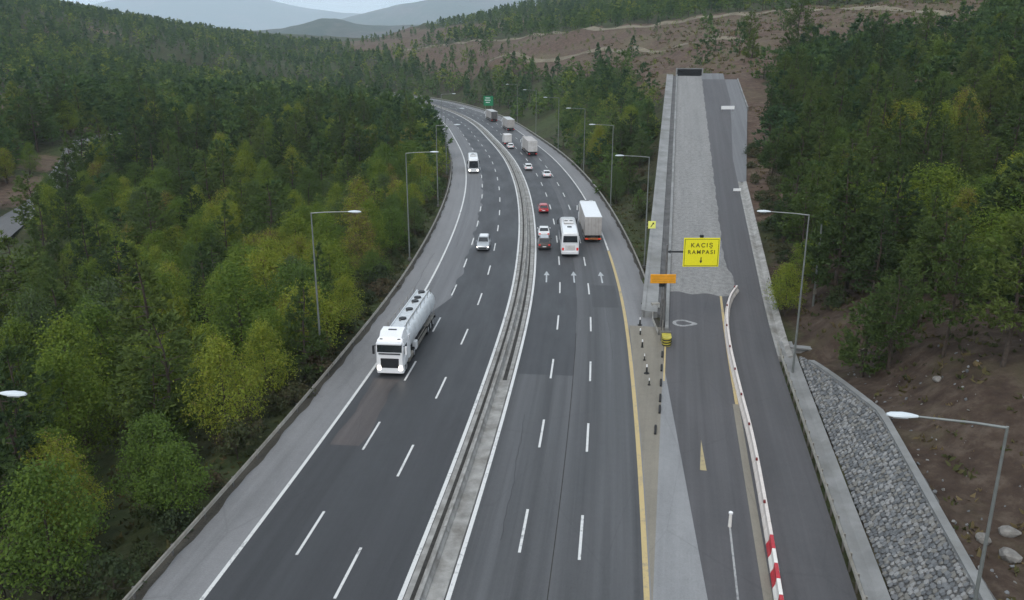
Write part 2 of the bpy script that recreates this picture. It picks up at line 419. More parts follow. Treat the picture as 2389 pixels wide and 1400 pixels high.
def wave(x, y):
    return (np.sin(x * 0.11 + 1.3 * np.sin(y * 0.07)) * np.cos(y * 0.093 + 0.8 * np.sin(x * 0.05)) + 0.6 * np.sin(x * 0.27 + y * 0.19) * np.sin(y * 0.23 - x * 0.12))
def bank_h(t):
    """height of the stone-faced bank beside the side road"""
    return np.clip((-t - 17.5) / 19.0, 0, 1) ** 0.85 * 2.9
def smooth(a, b, x):
    k = np.clip((x - a) / (b - a), 0, 1); return k * k * (3 - 2 * k)
def ground(P):
    P = np.asarray(P, float).reshape(-1, 2)
    z = np.empty(len(P))
    for a in range(0, len(P), 8000):
        q = P[a:a + 8000]
        z[a:a + 8000] = np.linalg.norm(q[:, None] - HP[None, :, :2], axis=2) @ _W[:_n] + _W[_n] + q @ _W[_n + 1:]
    ro = road_off(P); t, o = ramp_co(P)
    far = smooth(60, 400, P[:, 1]); amp = (0.35 + 0.75 * far)
    z += wave(P[:, 0], P[:, 1]) * amp * smooth(17, 30, np.abs(ro)) * np.where((t > -90) & (t < 175), smooth(3, 16, np.abs(o - 4) - 8), 1)
    # motorway bench
    k = 1 - smooth(16.2, 23.0, np.abs(ro))
    z = z * (1 - k) + (-0.45) * k
    # ramp and side road bench: retaining wall on the left side, bank on the right
    rz = ramp_z(np.clip(t, -200, RAMP_END))
    inr = (t > -120) & (t < RAMP_END + 5)
    wide = 11.8 + 4.8 * np.clip((t - 42) / 60, 0, 1)
    k = np.where(inr & (o > -2.2), 1 - smooth(wide, wide + 5.0, o), 0)
    z = z * (1 - k) + (rz - 0.5) * k
    k = np.where((t >= RAMP_END + 5) & (t < RAMP_END + 25), (1 - smooth(RAMP_END + 5, RAMP_END + 25, t)) * smooth(-4, 0, o) * (1 - smooth(15, 22, o)), 0)
    z = z * (1 - k) + (rz + 0.2) * k
    # left of the ramp wall the ground stays low near the nose
    # stone bank
    hb = bank_h(t)
    inb = (t < -16) & (t > -120)
    prof = np.where(o < 12.0, -0.5, np.where(o < 15.0, -0.45 + (o - 12.0) / 3.0 * (hb + 0.1), hb - 0.15))
    k = np.where(inb & (o > 10), 1 - smooth(15.2, 21.0, o), 0)
    z = z * (1 - k) + prof * k
    return z
#END_TERRAIN

# ------------------------------------------------------------------ terrain
def spaced(dense0, dense1, step, lo, hi, grow=1.05):
    a = list(np.arange(dense0, dense1 + step, step)); d = step
    b = [];  x = a[0]
    while x > lo: d *= grow; d = min(d, 15); x -= d; b.append(x)
    c = []; d = step; x = a[-1]
    while x < hi: d *= grow; d = min(d, 15); x += d; c.append(x)
    return np.array(b[::-1] + a + c)
def in_poly(P, poly):
    x, y = P[:, 0], P[:, 1]; r = np.zeros(len(P), bool); n = len(poly)
    for i in range(n):
        (x1, y1), (x2, y2) = poly[i], poly[(i + 1) % n]
        if y1 == y2: continue
        c = ((y1 > y) != (y2 > y)) & (x < (x2 - x1) * (y - y1) / (y2 - y1) + x1)
        r ^= c
    return r
CLEAR = [(-75, 640), (-30, 500), (5, 450), (28, 390), (42, 320), (40, 262), (42, 246), (78, 242), (86, 262), (112, 270), (135, 262), (160, 300), (190, 350), (165, 395), (140, 410),
         (118, 430), (90, 455), (50, 490), (18, 600), (-15, 640), (-50, 695), (-105, 880), (-150, 1000), (-190, 1000)]
CLEAR2 = [(-200, 1000), (-60, 800), (20, 720), (30, 800), (-20, 900), (-80, 1050), (-200, 1350), (-260, 1400)]
LEFT_CLEAR = [((-175, 300), 26), ((-182, 325), 20), ((-112, 196), 9), ((-112, 182), 9), ((-120, 215), 8), ((-145, 262), 14), ((-335, 640), 14), ((-326, 700), 14), ((-287, 808), 22), ((-262, 640), 12)]
def bareness(P):
    b = np.zeros(len(P))
    b[in_poly(P, CLEAR)] = 1.0
    b[in_poly(P, CLEAR2)] = 0.75
    for c, r in LEFT_CLEAR:
        d = np.hypot(P[:, 0] - c[0], P[:, 1] - c[1]); b = np.maximum(b, np.clip(1.4 - d / r, 0, 1))
    t, o = ramp_co(P)
    # burnt-brown floor by the bank and beside the ramp top
    b = np.maximum(b, np.where((t < -12) & (t > -90) & (o > 14) & ((P[:, 1] < 57.5) | (o < 17.5)) & (o < 40), 0.95, 0))
    b = np.maximum(b, np.where((t > 25) & (t < 160) & (o > 11) & (o < 17 + 6 * smooth(70, 120, t)), 0.85, 0))
    b = np.maximum(b, 0.85 * np.exp(-((P[:, 0] - 104) / 14) ** 2 - ((P[:, 1] - 218) / 16) ** 2))
    return b
gx = spaced(-120, 140, 2.0, -950, 950); gy = spaced(10, 300, 2.0, -80, 1900)
GX, GY = np.meshgrid(gx, gy); GP = np.stack([GX.ravel(), GY.ravel()], 1)
GZ = ground(GP)
_i = np.arange(len(gx) * len(gy)).reshape(len(gy), len(gx))
GF = np.stack([_i[:-1, :-1], _i[:-1, 1:], _i[1:, 1:], _i[1:, :-1]], -1).reshape(-1, 4)
def tz(P):
    """height of the terrain mesh itself (bilinear on its grid)"""
    P = np.asarray(P, float).reshape(-1, 2); Zg = GZ.reshape(len(gy), len(gx))
    i = np.clip(np.searchsorted(gx, P[:, 0]) - 1, 0, len(gx) - 2); j = np.clip(np.searchsorted(gy, P[:, 1]) - 1, 0, len(gy) - 2)
    u = (P[:, 0] - gx[i]) / (gx[i + 1] - gx[i]); v = (P[:, 1] - gy[j]) / (gy[j + 1] - gy[j])
    return (Zg[j, i] * (1 - u) + Zg[j, i + 1] * u) * (1 - v) + (Zg[j + 1, i] * (1 - u) + Zg[j + 1, i + 1] * u) * v
m, nt, b = new_mat('ground_soil')
oc = coords(nt)
n1 = noise(nt, oc, 0.045, 6, 0.6); n2 = noise(nt, oc, 0.6, 6, 0.7); n3 = noise(nt, oc, 0.012, 4, 0.5)
floor_c = ramp(nt, n2, [(0.32, (0.026, 0.026, 0.015)), (0.5, (0.042, 0.042, 0.023)), (0.68, (0.070, 0.064, 0.036))])
grass_c = ramp(nt, n2, [(0.3, (0.032, 0.048, 0.018)), (0.7, (0.070, 0.085, 0.034))])
forest_c = mixc(nt, ramp(nt, n1, [(0.42, (0, 0, 0)), (0.6, (1, 1, 1))]), floor_c, grass_c)
bare_c = ramp(nt, n2, [(0.28, (0.054, 0.036, 0.028)), (0.5, (0.098, 0.067, 0.051)), (0.72, (0.155, 0.115, 0.086))])
bare_c = mixc(nt, ramp(nt, n1, [(0.46, (0, 0, 0)), (0.64, (0.6, 0.6, 0.6))]), bare_c, (0.125, 0.110, 0.066))
at = nt.nodes.new('ShaderNodeAttribute'); at.attribute_name = 'bare'
bf = math_n(nt, 'ADD', at.outputs['Fac'], math_n(nt, 'MULTIPLY', math_n(nt, 'SUBTRACT', n2, 0.5), 0.9))
bf = ramp(nt, bf, [(0.35, (0, 0, 0)), (0.6, (1, 1, 1))])
lt = nt.nodes.new('ShaderNodeAttribute'); lt.attribute_name = 'litter'
litter_c = ramp(nt, n2, [(0.28, (0.032, 0.022, 0.017)), (0.5, (0.058, 0.041, 0.031)), (0.72, (0.110, 0.086, 0.067))])
litter_c = mixc(nt, ramp(nt, noise(nt, oc, 0.14, 5, 0.6), [(0.52, (0, 0, 0)), (0.7, (0.8, 0.8, 0.8))]), litter_c, (0.075, 0.066, 0.036))
nt.links.new(mixc(nt, lt.outputs['Fac'], mixc(nt, bf, forest_c, bare_c), litter_c), b.inputs['Base Color'])
b.inputs['Roughness'].default_value = 0.95; b.inputs['Specular IOR Level'].default_value = 0.15
bpn = nt.nodes.new('ShaderNodeBump'); bpn.inputs['Strength'].default_value = 0.8; bpn.inputs['Distance'].default_value = 0.4
nt.links.new(n2, bpn.inputs['Height']); nt.links.new(bpn.outputs[0], b.inputs['Normal'])
me = np_mesh('terrain', np.column_stack([GP, GZ]), GF, m, {'bare': bareness(GP), 'litter': np.where((ramp_co(GP)[1] > 12) & (GP[:, 0] < 75) & (GP[:, 1] < 105) & (GP[:, 1] > -40), 1.0, 0.0)})
me.polygons.foreach_set('use_smooth', [True] * len(me.polygons))
terrain = bpy.data.objects.new('terrain', me); C.objects.link(terrain); tag(terrain, kind='structure')

# far hills and mountains, solid relief standing in the haze
m, nt, b = new_mat('far_hill_cover')
oc = coords(nt)
h1 = noise(nt, oc, 0.02, 9, 0.78); h2 = noise(nt, oc, 0.0025, 4, 0.5)
c1 = ramp(nt, h1, [(0.40, (0.022, 0.036, 0.022)), (0.54, (0.040, 0.052, 0.032)), (0.68, (0.085, 0.075, 0.06))])
c2 = ramp(nt, h1, [(0.42, (0.045, 0.045, 0.034)), (0.65, (0.115, 0.092, 0.078))])
nt.links.new(mixc(nt, ramp(nt, h2, [(0.45, (0, 0, 0)), (0.62, (1, 1, 1))]), c1, c2), b.inputs['Base Color'])
b.inputs['Roughness'].default_value = 1.0; b.inputs['Specular IOR Level'].default_value = 0.1
def range_of_hills(name, x0, x1, y0, y1, crest, nx, ny, rough, seed, base=-20):
    """crest: list of (x, height); the ridge runs mid-depth, with spurs and gullies"""
    r = np.random.default_rng(seed)
    xs = np.linspace(x0, x1, nx); ys = np.linspace(y0, y1, ny)
    X, Y = np.meshgrid(xs, ys)
    cz = np.interp(X, [c[0] for c in crest], [c[1] for c in crest])
    v = (Y - y0) / (y1 - y0)
    env = np.sin(np.clip(v / 0.62, 0, 1) * math.pi / 2) ** 1.5 * np.where(v > 0.62, np.cos((v - 0.62) / 0.38 * math.pi / 2) ** 0.8, 1)
    Z = base + (cz - base) * env
    for k in range(5):
        w = (x1 - x0) / 6 / 1.9 ** k; ph = r.uniform(0, 6.28, 4); a = rough / 1.75 ** k
        Z += a * env * (np.sin(X / w * 6.28 + ph[0] + 1.2 * np.sin(Y / w * 3 + ph[1])) * np.cos(Y / w * 4.1 + ph[2] + X / w * 1.7))
    i = np.arange(nx * ny).reshape(ny, nx)
    F = np.stack([i[:-1, :-1], i[:-1, 1:], i[1:, 1:], i[1:, :-1]], -1).reshape(-1, 4)
    me = np_mesh(name, np.stack([X.ravel(), Y.ravel(), Z.ravel()], 1), F, MATS['far_hill_cover'])
    me.polygons.foreach_set('use_smooth', [True] * len(me.polygons))
    o = bpy.data.objects.new(name, me); C.objects.link(o); tag(o, kind='structure')
range_of_hills('hills_near', -2700, 700, 3000, 3900, [(-2546, 83), (-1633, 86), (-1158, 90), (-1012, 94), (-921, 97), (-839, 116), (-766, 134), (-693, 136), (-611, 119), (-501, 112), (-355, 116), (-81, 138), (375, 174)], 220, 70, 5, 3)
range_of_hills('hills_middle', -5200, 5000, 5800, 8100, [(-4780, 102), (-2934, 109), (-2010, 131), (-1678, 176), (-1457, 242), (-1235, 294), (-940, 346), (-534, 416), (20, 453), (759, 545), (5190, 656)], 200, 70, 14, 5)
range_of_hills('mountain_far', -11500, 9500, 10200, 14000, [(-11503, 669), (-7016, 515), (-6022, 554), (-5542, 682), (-4965, 874), (-4452, 861), (-3785, 733), (-3170, 631), (-2529, 528), (-2080, 464), (-1247, 413), (676, 605), (9010, 733)], 240, 80, 26, 8)

# ------------------------------------------------------------------ draped tracks
def ribbon(name, pts, width, dz, mat, kind='structure', parent=None, step=2.0, fit=True):
    P = catmull(np.array(pts, float), 12)
    s = np.concatenate([[0], np.cumsum(np.linalg.norm(np.diff(P, axis=0), axis=1))])
    ss = np.arange(0, s[-1], step); P = np.stack([np.interp(ss, s, P[:, 0]), np.interp(ss, s, P[:, 1])], 1)
    T = np.gradient(P, axis=0); T /= np.linalg.norm(T, axis=1)[:, None]; N = np.stack([T[:, 1], -T[:, 0]], 1)
    k = 5; mb = MB(); uv = []
    cols = np.linspace(-0.5, 0.5, k) * width
    Q = (P[:, None, :] + N[:, None, :] * cols[None, :, None]).reshape(-1, 2)
    Z = tz(Q)
    if not fit:
        zc = Z.reshape(len(P), k).max(1); kk = np.ones(9) / 9; zc = np.convolve(np.pad(zc, 4, mode='edge'), kk, 'valid'); Z = np.repeat(zc, k)
    mb.v = [(q[0], q[1], z + dz) for q, z in zip(Q, Z)]
    mb.uv = [(c, v) for v in ss for c in cols]
    for i in range(len(P) - 1):
        for j in range(k - 1):
            a = i * k + j; mb.f.append((a, a + 1, a + k + 1, a + k))
    o = mb.build(name, mat, parent)
    if kind: tag(o, kind=kind)
    return o
ribbon('dirt_track', [(-110.8, 885), (-52.9, 698), (-17, 638), (16, 597), (48.7, 486), (88, 447), (116, 423), (134, 392), (148.5, 359), (165, 330)], 6, 0.18, DIRT_T)
ribbon('dirt_track', [(-14, 519), (10, 460), (29.4, 440), (39.7, 432), (54.7, 391), (69.8, 351), (90, 320)], 3.6, 0.15, DIRT_T)
ribbon('dirt_track', [(88, 288), (96, 285), (105.6, 281), (119, 273.5), (132, 268)], 3.0, 0.12, DIRT_T)
LEFT_ROAD = [(-92, 120), (-95.5, 144), (-99, 159), (-101.4, 170), (-102.5, 180), (-106.5, 195), (-114, 218), (-119, 235), (-121, 262), (-112, 300)]
m_lr = asphalt('side_road_asphalt', (0.11, 0.112, 0.116), 0.1, 0.15, 0.75)
ribbon('country_road', LEFT_ROAD, 6.6, 0.25, m_lr, fit=False)

# ------------------------------------------------------------------ motorway
motorway = empty('motorway'); tag(motorway, kind='structure')
S0 = s_of_y(14); S1 = ROAD_L - 4
def fo(o): return o if callable(o) else (lambda s, o=o: o)
def strip(name, s0, s1, o0, o1, z, mat, parent=motorway, step=2.0, cols=2):
    ss = np.arange(s0, s1 + 1e-6, min(step, max(0.5, (s1 - s0) / 3))); 
    if ss[-1] < s1: ss = np.append(ss, s1)
    f0, f1 = fo(o0), fo(o1); mb = MB(); mb.uv = []
    for s in ss:
        for k in range(cols):
            a = f0(s) + (f1(s) - f0(s)) * k / (cols - 1); p, _ = road_at(s, a)
            mb.v.append((p[0], p[1], z)); mb.uv.append((a, s))
    for i in range(len(ss) - 1):
        for k in range(cols - 1):
            q = i * cols + k; mb.f.append((q, q + 1, q + cols + 1, q + cols))
    return mb.build(name, mat, parent)
LO = dict(lin=-1.12, ld2=-4.75, ld1=-8.25, ledge=-11.75, lg=-15.2, rin=1.12, ra=4.55, rb=8.05, redge=11.8, rg=15.2)
Y70 = s_of_y(70.4); Y82 = s_of_y(80)
wob = lambda s, a=0.25: a * (math.sin(s * 0.41) + 0.6 * math.sin(s * 1.13 + 2))
strip('carriageway', S0, S1, LO['ledge'] - 0.1, LO['lin'], 0.0, A_DARK)
strip('carriageway', S0, S1, LO['rin'], LO['redge'] + 0.1, 0.0, A_MID)
strip('shoulder', S0, S1, LO['lg'] - 0.5, LO['ledge'] - 0.1, 0.0, A_SHOULDER)
strip('shoulder', S0, S1, LO['redge'] + 0.1, LO['rg'] + 0.4, 0.0, A_SHOULDER)
strip('worn_slow_lane', Y82, S1, LO['ledge'] - 0.1, lambda s: LO['ledge'] + 0.2 + min(3.3 + wob(s), max(0.05, (s - Y82) * 0.25)), 0.004, A_LIGHT, step=1.0)
strip('resurfaced_lane', Y70, S1, LO['rin'], lambda s: 6.55 + wob(s, 0.04), 0.004, A_DARK)
# painted lines
strip('edge_line', S0, S1, LO['lin'] - 0.28, LO['lin'] - 0.02, 0.010, P_WHITE, step=1.0)
strip('edge_line', S0, S1, LO['rin'] + 0.02, LO['rin'] + 0.28, 0.010, P_WHITE, step=1.0)
strip('edge_line', S0, S1, LO['ledge'] - 0.12, LO['ledge'] + 0.12, 0.010, P_WHITE, step=1.0)
YW = s_of_y(118)
strip('edge_line', S0, YW, LO['redge'] - 0.16, LO['redge'] + 0.16, 0.010, P_YEL, step=1.0)
strip('edge_line', YW + 0.3, S1, LO['redge'] - 0.12, LO['redge'] + 0.12, 0.010, P_WHITE, step=1.0)
P_STEP = 13.42
for key, ph in (('ld2', 39.9), ('ld1', 43.5), ('ra', 45.3), ('rb', 45.0)):
    s = s_of_y(ph) - 2 * P_STEP
    while s < s_of_y(440):
        if s > S0: strip('lane_dash', s - 2.4, s + 2.4, LO[key] - 0.085, LO[key] + 0.085, 0.0105, P_WHITE, step=1.2)
        s += P_STEP
def road_arrow(s, off):
    mb = MB(); mb.uv = []
    poly = [(-0.09, 0), (0.09, 0), (0.09, 3.4), (0.38, 3.4), (0.0, 5.4), (-0.38, 3.4), (-0.09, 3.4)]
    for a, q in poly:
        p, _ = road_at(s + q, off + a); mb.v.append((p[0], p[1], 0.0105)); mb.uv.append((a, q))
    mb.f = [(0, 1, 2, 6), (5, 6, 2), (5, 2, 3), (5, 3, 4)]
    mb.build('painted_arrow', P_ARROW, motorway)
for off in (2.85, 6.35, 9.85): road_arrow(s_of_y(101), off)
# tar seam and stain on the left carriageway
strip('worn_patch', s_of_y(55), s_of_y(68), lambda s: -10.9 + wob(s, 0.15), lambda s: -8.7 + wob(s + 3, 0.2), 0.004, asphalt('reddish_worn_asphalt', (0.066, 0.057, 0.056), 0.3, 0.3, 0.65))
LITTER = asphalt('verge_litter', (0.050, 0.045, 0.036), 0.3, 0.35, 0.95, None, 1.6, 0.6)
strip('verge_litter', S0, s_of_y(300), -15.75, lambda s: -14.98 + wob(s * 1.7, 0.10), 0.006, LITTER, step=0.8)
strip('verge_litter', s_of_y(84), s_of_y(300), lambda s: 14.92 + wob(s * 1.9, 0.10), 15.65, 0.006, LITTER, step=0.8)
strip('tar_seam', S0, s_of_y(82), 6.5, 6.56, 0.005, SOIL_D)
SEALANT = plain('crack_sealant', (0.030, 0.030, 0.032), 0.5)
for k, (y0, L_, o0) in enumerate([(44, 18, 3.1), (75, 24, 9.9), (66, 18, -3.0), (120, 40, -10.3), (130, 40, 9.6), (90, 26, -13.2)]):
    s0 = s_of_y(y0); fo_ = lambda s, o0=o0, k=k: o0 + 0.16 * math.sin(s * 0.17 + k) + 0.05 * math.sin(s * 0.9 + 2 * k) + 0.03 * math.sin(s * 3.1)
    strip('sealed_crack', s0, s0 + L_, fo_, lambda s, f=fo_: f(s) + 0.05, 0.0055 + 0.0002 * k, SEALANT, step=0.5)
PATCH = asphalt('patched_asphalt', (0.046, 0.047, 0.050), 0.2, 0.25, 0.65)
for y0, L_, o0, o1 in ((91, 9, 8.3, 11.3), (141, 12, 8.4, 11.2)):
    strip('asphalt_patch', s_of_y(y0), s_of_y(y0) + L_, o0, o1, 0.0048 if y0 < 71 else 0.0046, PATCH)
# median: low concrete pad, soil slots and a barrier of cast blocks
median = empty('median_strip'); tag(median, kind='structure')
def road_solid(name, s0, s1, prof, mat, parent, step=2.0, smooth_=False):
    """sweep a closed profile [(off, z)] along the road"""
    ss = list(np.arange(s0, s1, step)) + [s1]; rings = []
    for s in ss:
        r = []
        for o, z in prof:
            p, _ = road_at(s, o); r.append((p[0], p[1], z))
        rings.append(r)
    mb = MB(); mb.loft(rings)
    return fix_normals(mb.build(name, mat, parent, smooth_))
road_solid('kerb_pad', S0, S1, [(-1.08, -0.3), (1.08, -0.3), (1.08, 0.06), (1.02, 0.1), (-1.02, 0.1), (-1.08, 0.06)], CONC_B, median)
strip('soil_slot', S0, S1, -0.72, -0.48, 0.106, SOIL_D, median)
strip('soil_slot', s_of_y(68.5), s_of_y(260), lambda s: 0.38, lambda s: 0.42 + min(0.34, max(0.02, (s_of_y(150) - s) * 0.004)), 0.106, SOIL_D, median)
bar = empty('median_barrier', (*road_at(s_of_y(70), -0.1)[0], 0.1)); tag(bar, 'long low concrete block barrier running down the middle of the motorway', 'barrier')
s = S0; nblk = 0
while s < s_of_y(520):
    L = 7.6 if s < s_of_y(220) else 20.0
    o = road_solid('barrier_block', s, min(s + L - 0.06, S1), [(-0.34, 0.1), (0.14, 0.1), (0.12, 0.2), (0.0, 0.38), (-0.02, 0.62), (-0.18, 0.62), (-0.2, 0.38), (-0.32, 0.2)], CONC_B, None, 2.5)
    o.parent = bar; o.matrix_parent_inverse = bar.matrix_world.inverted() if False else o.matrix_parent_inverse
    o.location = (-bar.location[0], -bar.location[1], -bar.location[2]); s += L; nblk += 1

# ------------------------------------------------------------------ escape ramp and side road
escape = empty('escape_ramp'); tag(escape, kind='structure')
def rstrip(name, t0, t1, o0, o1, dz, mat, parent=escape, step=1.5, cols=2):
    tt = list(np.arange(t0, t1, step)) + [t1]; f0, f1 = fo(o0), fo(o1); mb = MB(); mb.uv = []
    for t in tt:
        a, b_ = f0(t), f1(t)
        for k in range(cols):
            o = a + (b_ - a) * k / (cols - 1); mb.v.append(ramp_pt(t, o, dz)); mb.uv.append((o, t))
    for i in range(len(tt) - 1):
        for k in range(cols - 1):
            q = i * cols + k; mb.f.append((q, q + 1, q + cols + 1, q + cols))
    return mb.build(name, mat, parent)
def rsolid(name, t0, t1, prof, mat, parent=escape, step=3.0, base=None):
    """sweep profile [(o, dz)] along the ramp; base: function giving absolute z for points whose dz is None"""
    tt = list(np.arange(t0, t1, step)) + [t1]; rings = []
    for t in tt:
        r = []
        for o, dz in prof:
            p = ramp_pt(t, o, dz if dz is not None else 0)
            if dz is None: p = (p[0], p[1], base(p[0], p[1], t))
            r.append(p)
        rings.append(r)
    mb = MB(); mb.loft(rings); return fix_normals(mb.build(name, mat, parent))
def yellow_o(t):
    """ramp offset of the motorway's right edge line at ramp station t"""
    y = RO[1] + RD[1] * t; s = s_of_y(y)
    for _ in range(3):
        p, _t = road_at(s, 12.05); tt, oo = ramp_co([p]); s += (t - tt[0])
    return float(oo[0])
_yt = np.arange(-84, -4, 2.0); _yo = np.array([yellow_o(t) for t in _yt])
yo = lambda t: float(np.interp(t, _yt, _yo))
left_o = lambda t: max(-0.45, yo(t)) if t < -4 else -0.45
gore_end = -12.0
rstrip('gore_surface', -58, gore_end, lambda t: yo(t), lambda t: max(-0.45, yo(t)) , 0.004, GORE)
rstrip('ramp_approach', -80, 12, left_o, 10.25, 0.008, A_RAMP, cols=5)
rstrip('concrete_wedge', -80, -21, left_o, lambda t: max(left_o(t) + 0.02, -0.45 + (-21 - t) * 0.081), 0.013, CONC)
lane_r = lambda t: 10.25 + 2.3 * min(1, max(0, (t - 60) / 55))
rstrip('side_lane', 12, RAMP_END + 1, 6.2, lane_r, 0.008, A_RAMP, cols=3)
wr = lambda t, a=0.07: a * (math.sin(t * 1.7) + math.sin(t * 0.63 + 1))
mb = MB(); mb.uv = []; tt = np.arange(-2, RAMP_END, 1.0); NC = 14
for t in tt:
    for k in range(NC):
        w = 6.5 + wr(t) + (0.9 * math.exp(-((t - 3) / 4.0) ** 2)); o = w * k / (NC - 1)
        ts = t
        if t < 1: ts = t + 0.3 * math.sin(o * 1.9) - 0.05 * o + 0.4
        edge = min(k, NC - 1 - k, (t + 2)) > 0
        mb.v.append(ramp_pt(ts, o, 0.03 + (0.05 + 0.035 * math.sin(t * 2.1 + k * 1.7) * math.cos(t * 0.9 - k * 2.3) if edge else -0.015))); mb.uv.append((o, ts))
for i in range(len(tt) - 1):
    for k in range(NC - 1):
        q = i * NC + k; mb.f.append((q, q + 1, q + NC + 1, q + NC))
mb.build('gravel_bed', A_GRAVEL, escape, True)
# kerb, gutter, ledge on the left; ditch, apron on the right
rsolid('kerb', -13, RAMP_END + 1, [(-0.42, -0.4), (-0.02, -0.4), (-0.02, 0.26), (-0.06, 0.3), (-0.38, 0.3), (-0.42, 0.26)], CONC_W)
rsolid('gutter', -8, RAMP_END + 1, [(-1.25, -0.5), (-0.43, -0.5), (-0.43, -0.12), (-0.84, -0.24), (-1.25, -0.12)], plain('gutter_concrete', (0.11, 0.11, 0.11), 0.9, 0, 0.3, 0.6))
rsolid('ledge', -8, RAMP_END + 1, [(-2.6, -0.6), (-1.26, -0.6), (-1.26, 0.12), (-2.6, 0.16)], CONC_W)
rsolid('ditch', -18, 45, [(10.26, -0.5), (11.6, -0.5), (11.6, 0.2), (11.4, 0.18), (10.95, -0.1), (10.5, 0.06), (10.26, 0.05)], CONC_B)
rstrip('apron', 45, RAMP_END - 6, lane_r, lambda t: 11.6 + 4.2 * min(1, (t - 45) / 60), 0.02, A_LIGHT, cols=3)
rsolid('kerb', 106, RAMP_END - 6, [(15.82, -0.6), (16.1, -0.6), (16.1, 0.28), (15.82, 0.28)], CONC_W)
rstrip('turning_pad', RAMP_END - 6, RAMP_END + 4, 6.4, 12.5, 0.016, A_LIGHT, cols=3)
rsolid('drain_channel', -82, -14, [(10.75, -0.6), (12.0, -0.6), (12.0, 0.1), (11.75, 0.08), (11.4, -0.05), (11.05, 0.02), (10.75, 0.03)], CONC_W)
# paint on the approach
rstrip('edge_line', -30, -2, lambda t: 5.55 - 0.0 * t, lambda t: 5.8, 0.016, P_YEL)
rstrip('dust_strip', -80, -30, 5.35, 5.85, 0.016, GORE)
rstrip('edge_line', -80, -48.5, 3.95, 4.07, 0.018, P_FADED)
rstrip('edge_line', -26, -14, -0.38, -0.22, 0.017, P_YEL)
mb = MB(); mb.uv = []
for t, o in ((-42, 2.4), (-37.2, 2.6), (-42, 2.85)): mb.v.append(ramp_pt(t, o, 0.017)); mb.uv.append((o, t))
mb.f = [(0, 2, 1)]; mb.build('yellow_wedge_mark', paint('faded_yellow_paint', (0.36, 0.29, 0.15), 0.5, (0.1, 0.095, 0.09)), escape)
# worn arrow head painted across the lane
mb = MB(); mb.uv = []; N = 26
for k in range(N):
    a = 2 * math.pi * k / N
    for r in (1.0, 0.62):
        o = 1.35 + 1.0 * r * math.cos(a) + (0.6 * max(0, math.cos(a)) ** 6 * r); t = -10.5 + 0.95 * r * math.sin(a)
        mb.v.append(ramp_pt(t, o, 0.017)); mb.uv.append((o, t))
for k in range(N):
    a = 2 * k; c = 2 * ((k + 1) % N); mb.f.append((a, c, c + 1, a + 1))
mb.build('worn_marking', P_FADED, escape)

# ramp retaining wall: cast panels with recessed joints
rw = empty('retaining_wall', (0, 0, 0)); tag(rw, 'long grey concrete retaining wall of cast panels carrying the escape ramp', 'wall')
t = -8.0
wall_base = lambda x, y, t: float(ground([(x, y)])[0]) - 1.5
rsolid('core', -8, RAMP_END + 1, [(-2.78, None), (-2.62, None), (-2.62, 0.05), (-2.78, 0.05)], plain('joint_shadow_concrete', (0.16, 0.16, 0.155), 0.9), rw, 6.0, lambda x, y, t: -2.5)
while t < RAMP_END:
    def gz(x, y, t_): return float(ground([(x - 2 * RNN[0], y - 2 * RNN[1])])[0]) - 1.2
    rsolid('wall_panel', t + 0.03, min(t + 5.97, RAMP_END + 1), [(-2.92, None), (-2.79, None), (-2.79, 0.1), (-2.92, 0.1)], CONC_W, rw, 6.0, gz)
    rsolid('coping', t + 0.02, min(t + 5.98, RAMP_END + 1), [(-3.02, 0.1), (-2.60, 0.1), (-2.60, 0.24), (-3.02, 0.24)], CONC_W, rw, 6.0)
    t += 6.0
# ------------------------------------------------------------------ guard rails
W_PROF = [(0.0, 0.44), (0.07, 0.49), (0.0, 0.56), (0.0, 0.62), (0.07, 0.69), (0.0, 0.76), (-0.03, 0.76), (-0.03, 0.44)]
post_me = MB().box(-0.05, 0.05, -0.06, 0.06, -0.5, 0.74).build('post', STEEL_D, None, link=False).data
post_me_l = MB().box(-0.06, 0.06, -0.07, 0.07, -0.6, 0.74).build('post', STEEL, None, link=False).data
def guardrail(label, pts, side, gap=4.0, group='steel guard rails', posts=post_me, arm=False):
    """pts: (x,y,z) path; side +1 puts the beam to the right of the path"""
    P = np.array(pts, float); s = np.concatenate([[0], np.cumsum(np.linalg.norm(np.diff(P, axis=0), axis=1))])
    root = empty('guardrail', tuple(P[0])); tag(root, label, 'guardrail', group)
    def at(q): return np.array([np.interp(q, s, P[:, i]) for i in range(3)])
    rings = []
    qs = list(np.arange(0, s[-1], 2.0)) + [s[-1]]
    for q in qs:
        a = at(q); d = at(min(q + 0.5, s[-1])) - at(max(q - 0.5, 0)); d[2] = 0; d /= np.linalg.norm(d); n = np.array([d[1], -d[0], 0]) * side
        rings.append([tuple(a - P[0] + n * (0.1 + u) + np.array([0, 0, w])) for u, w in W_PROF])
    mb = MB(); mb.loft(rings); fix_normals(mb.build('beam', STEEL, root))
    for q in np.arange(0.3, s[-1], gap):
        a = at(q); d = at(min(q + 0.5, s[-1])) - at(max(q - 0.5, 0))
        share('post', posts, root, tuple(a - P[0]), (0, 0, math.atan2(-d[0], d[1])))
    return root
def road_path(y0, y1, off, step=4.0):
    return [(*road_at(s, off)[0], 0.0) for s in np.arange(s_of_y(y0), s_of_y(y1), step)]
guardrail('steel guard rail between the left shoulder of the motorway and the wood', road_path(16, 540, -15.35), 1)
gr = road_path(88, 540, 15.3)
nose = [(14.9, 80.0, 0), (15.0, 84.0, 0)]
guardrail('steel guard rail curving along the right shoulder of the motorway below the ramp', nose + gr[1:], -1)
guardrail('steel guard rail on stout posts edging the side road above the drain', [ramp_pt(t, 10.5) for t in np.arange(-80, -12, 4.0)], -1, 2.0, posts=post_me_l)
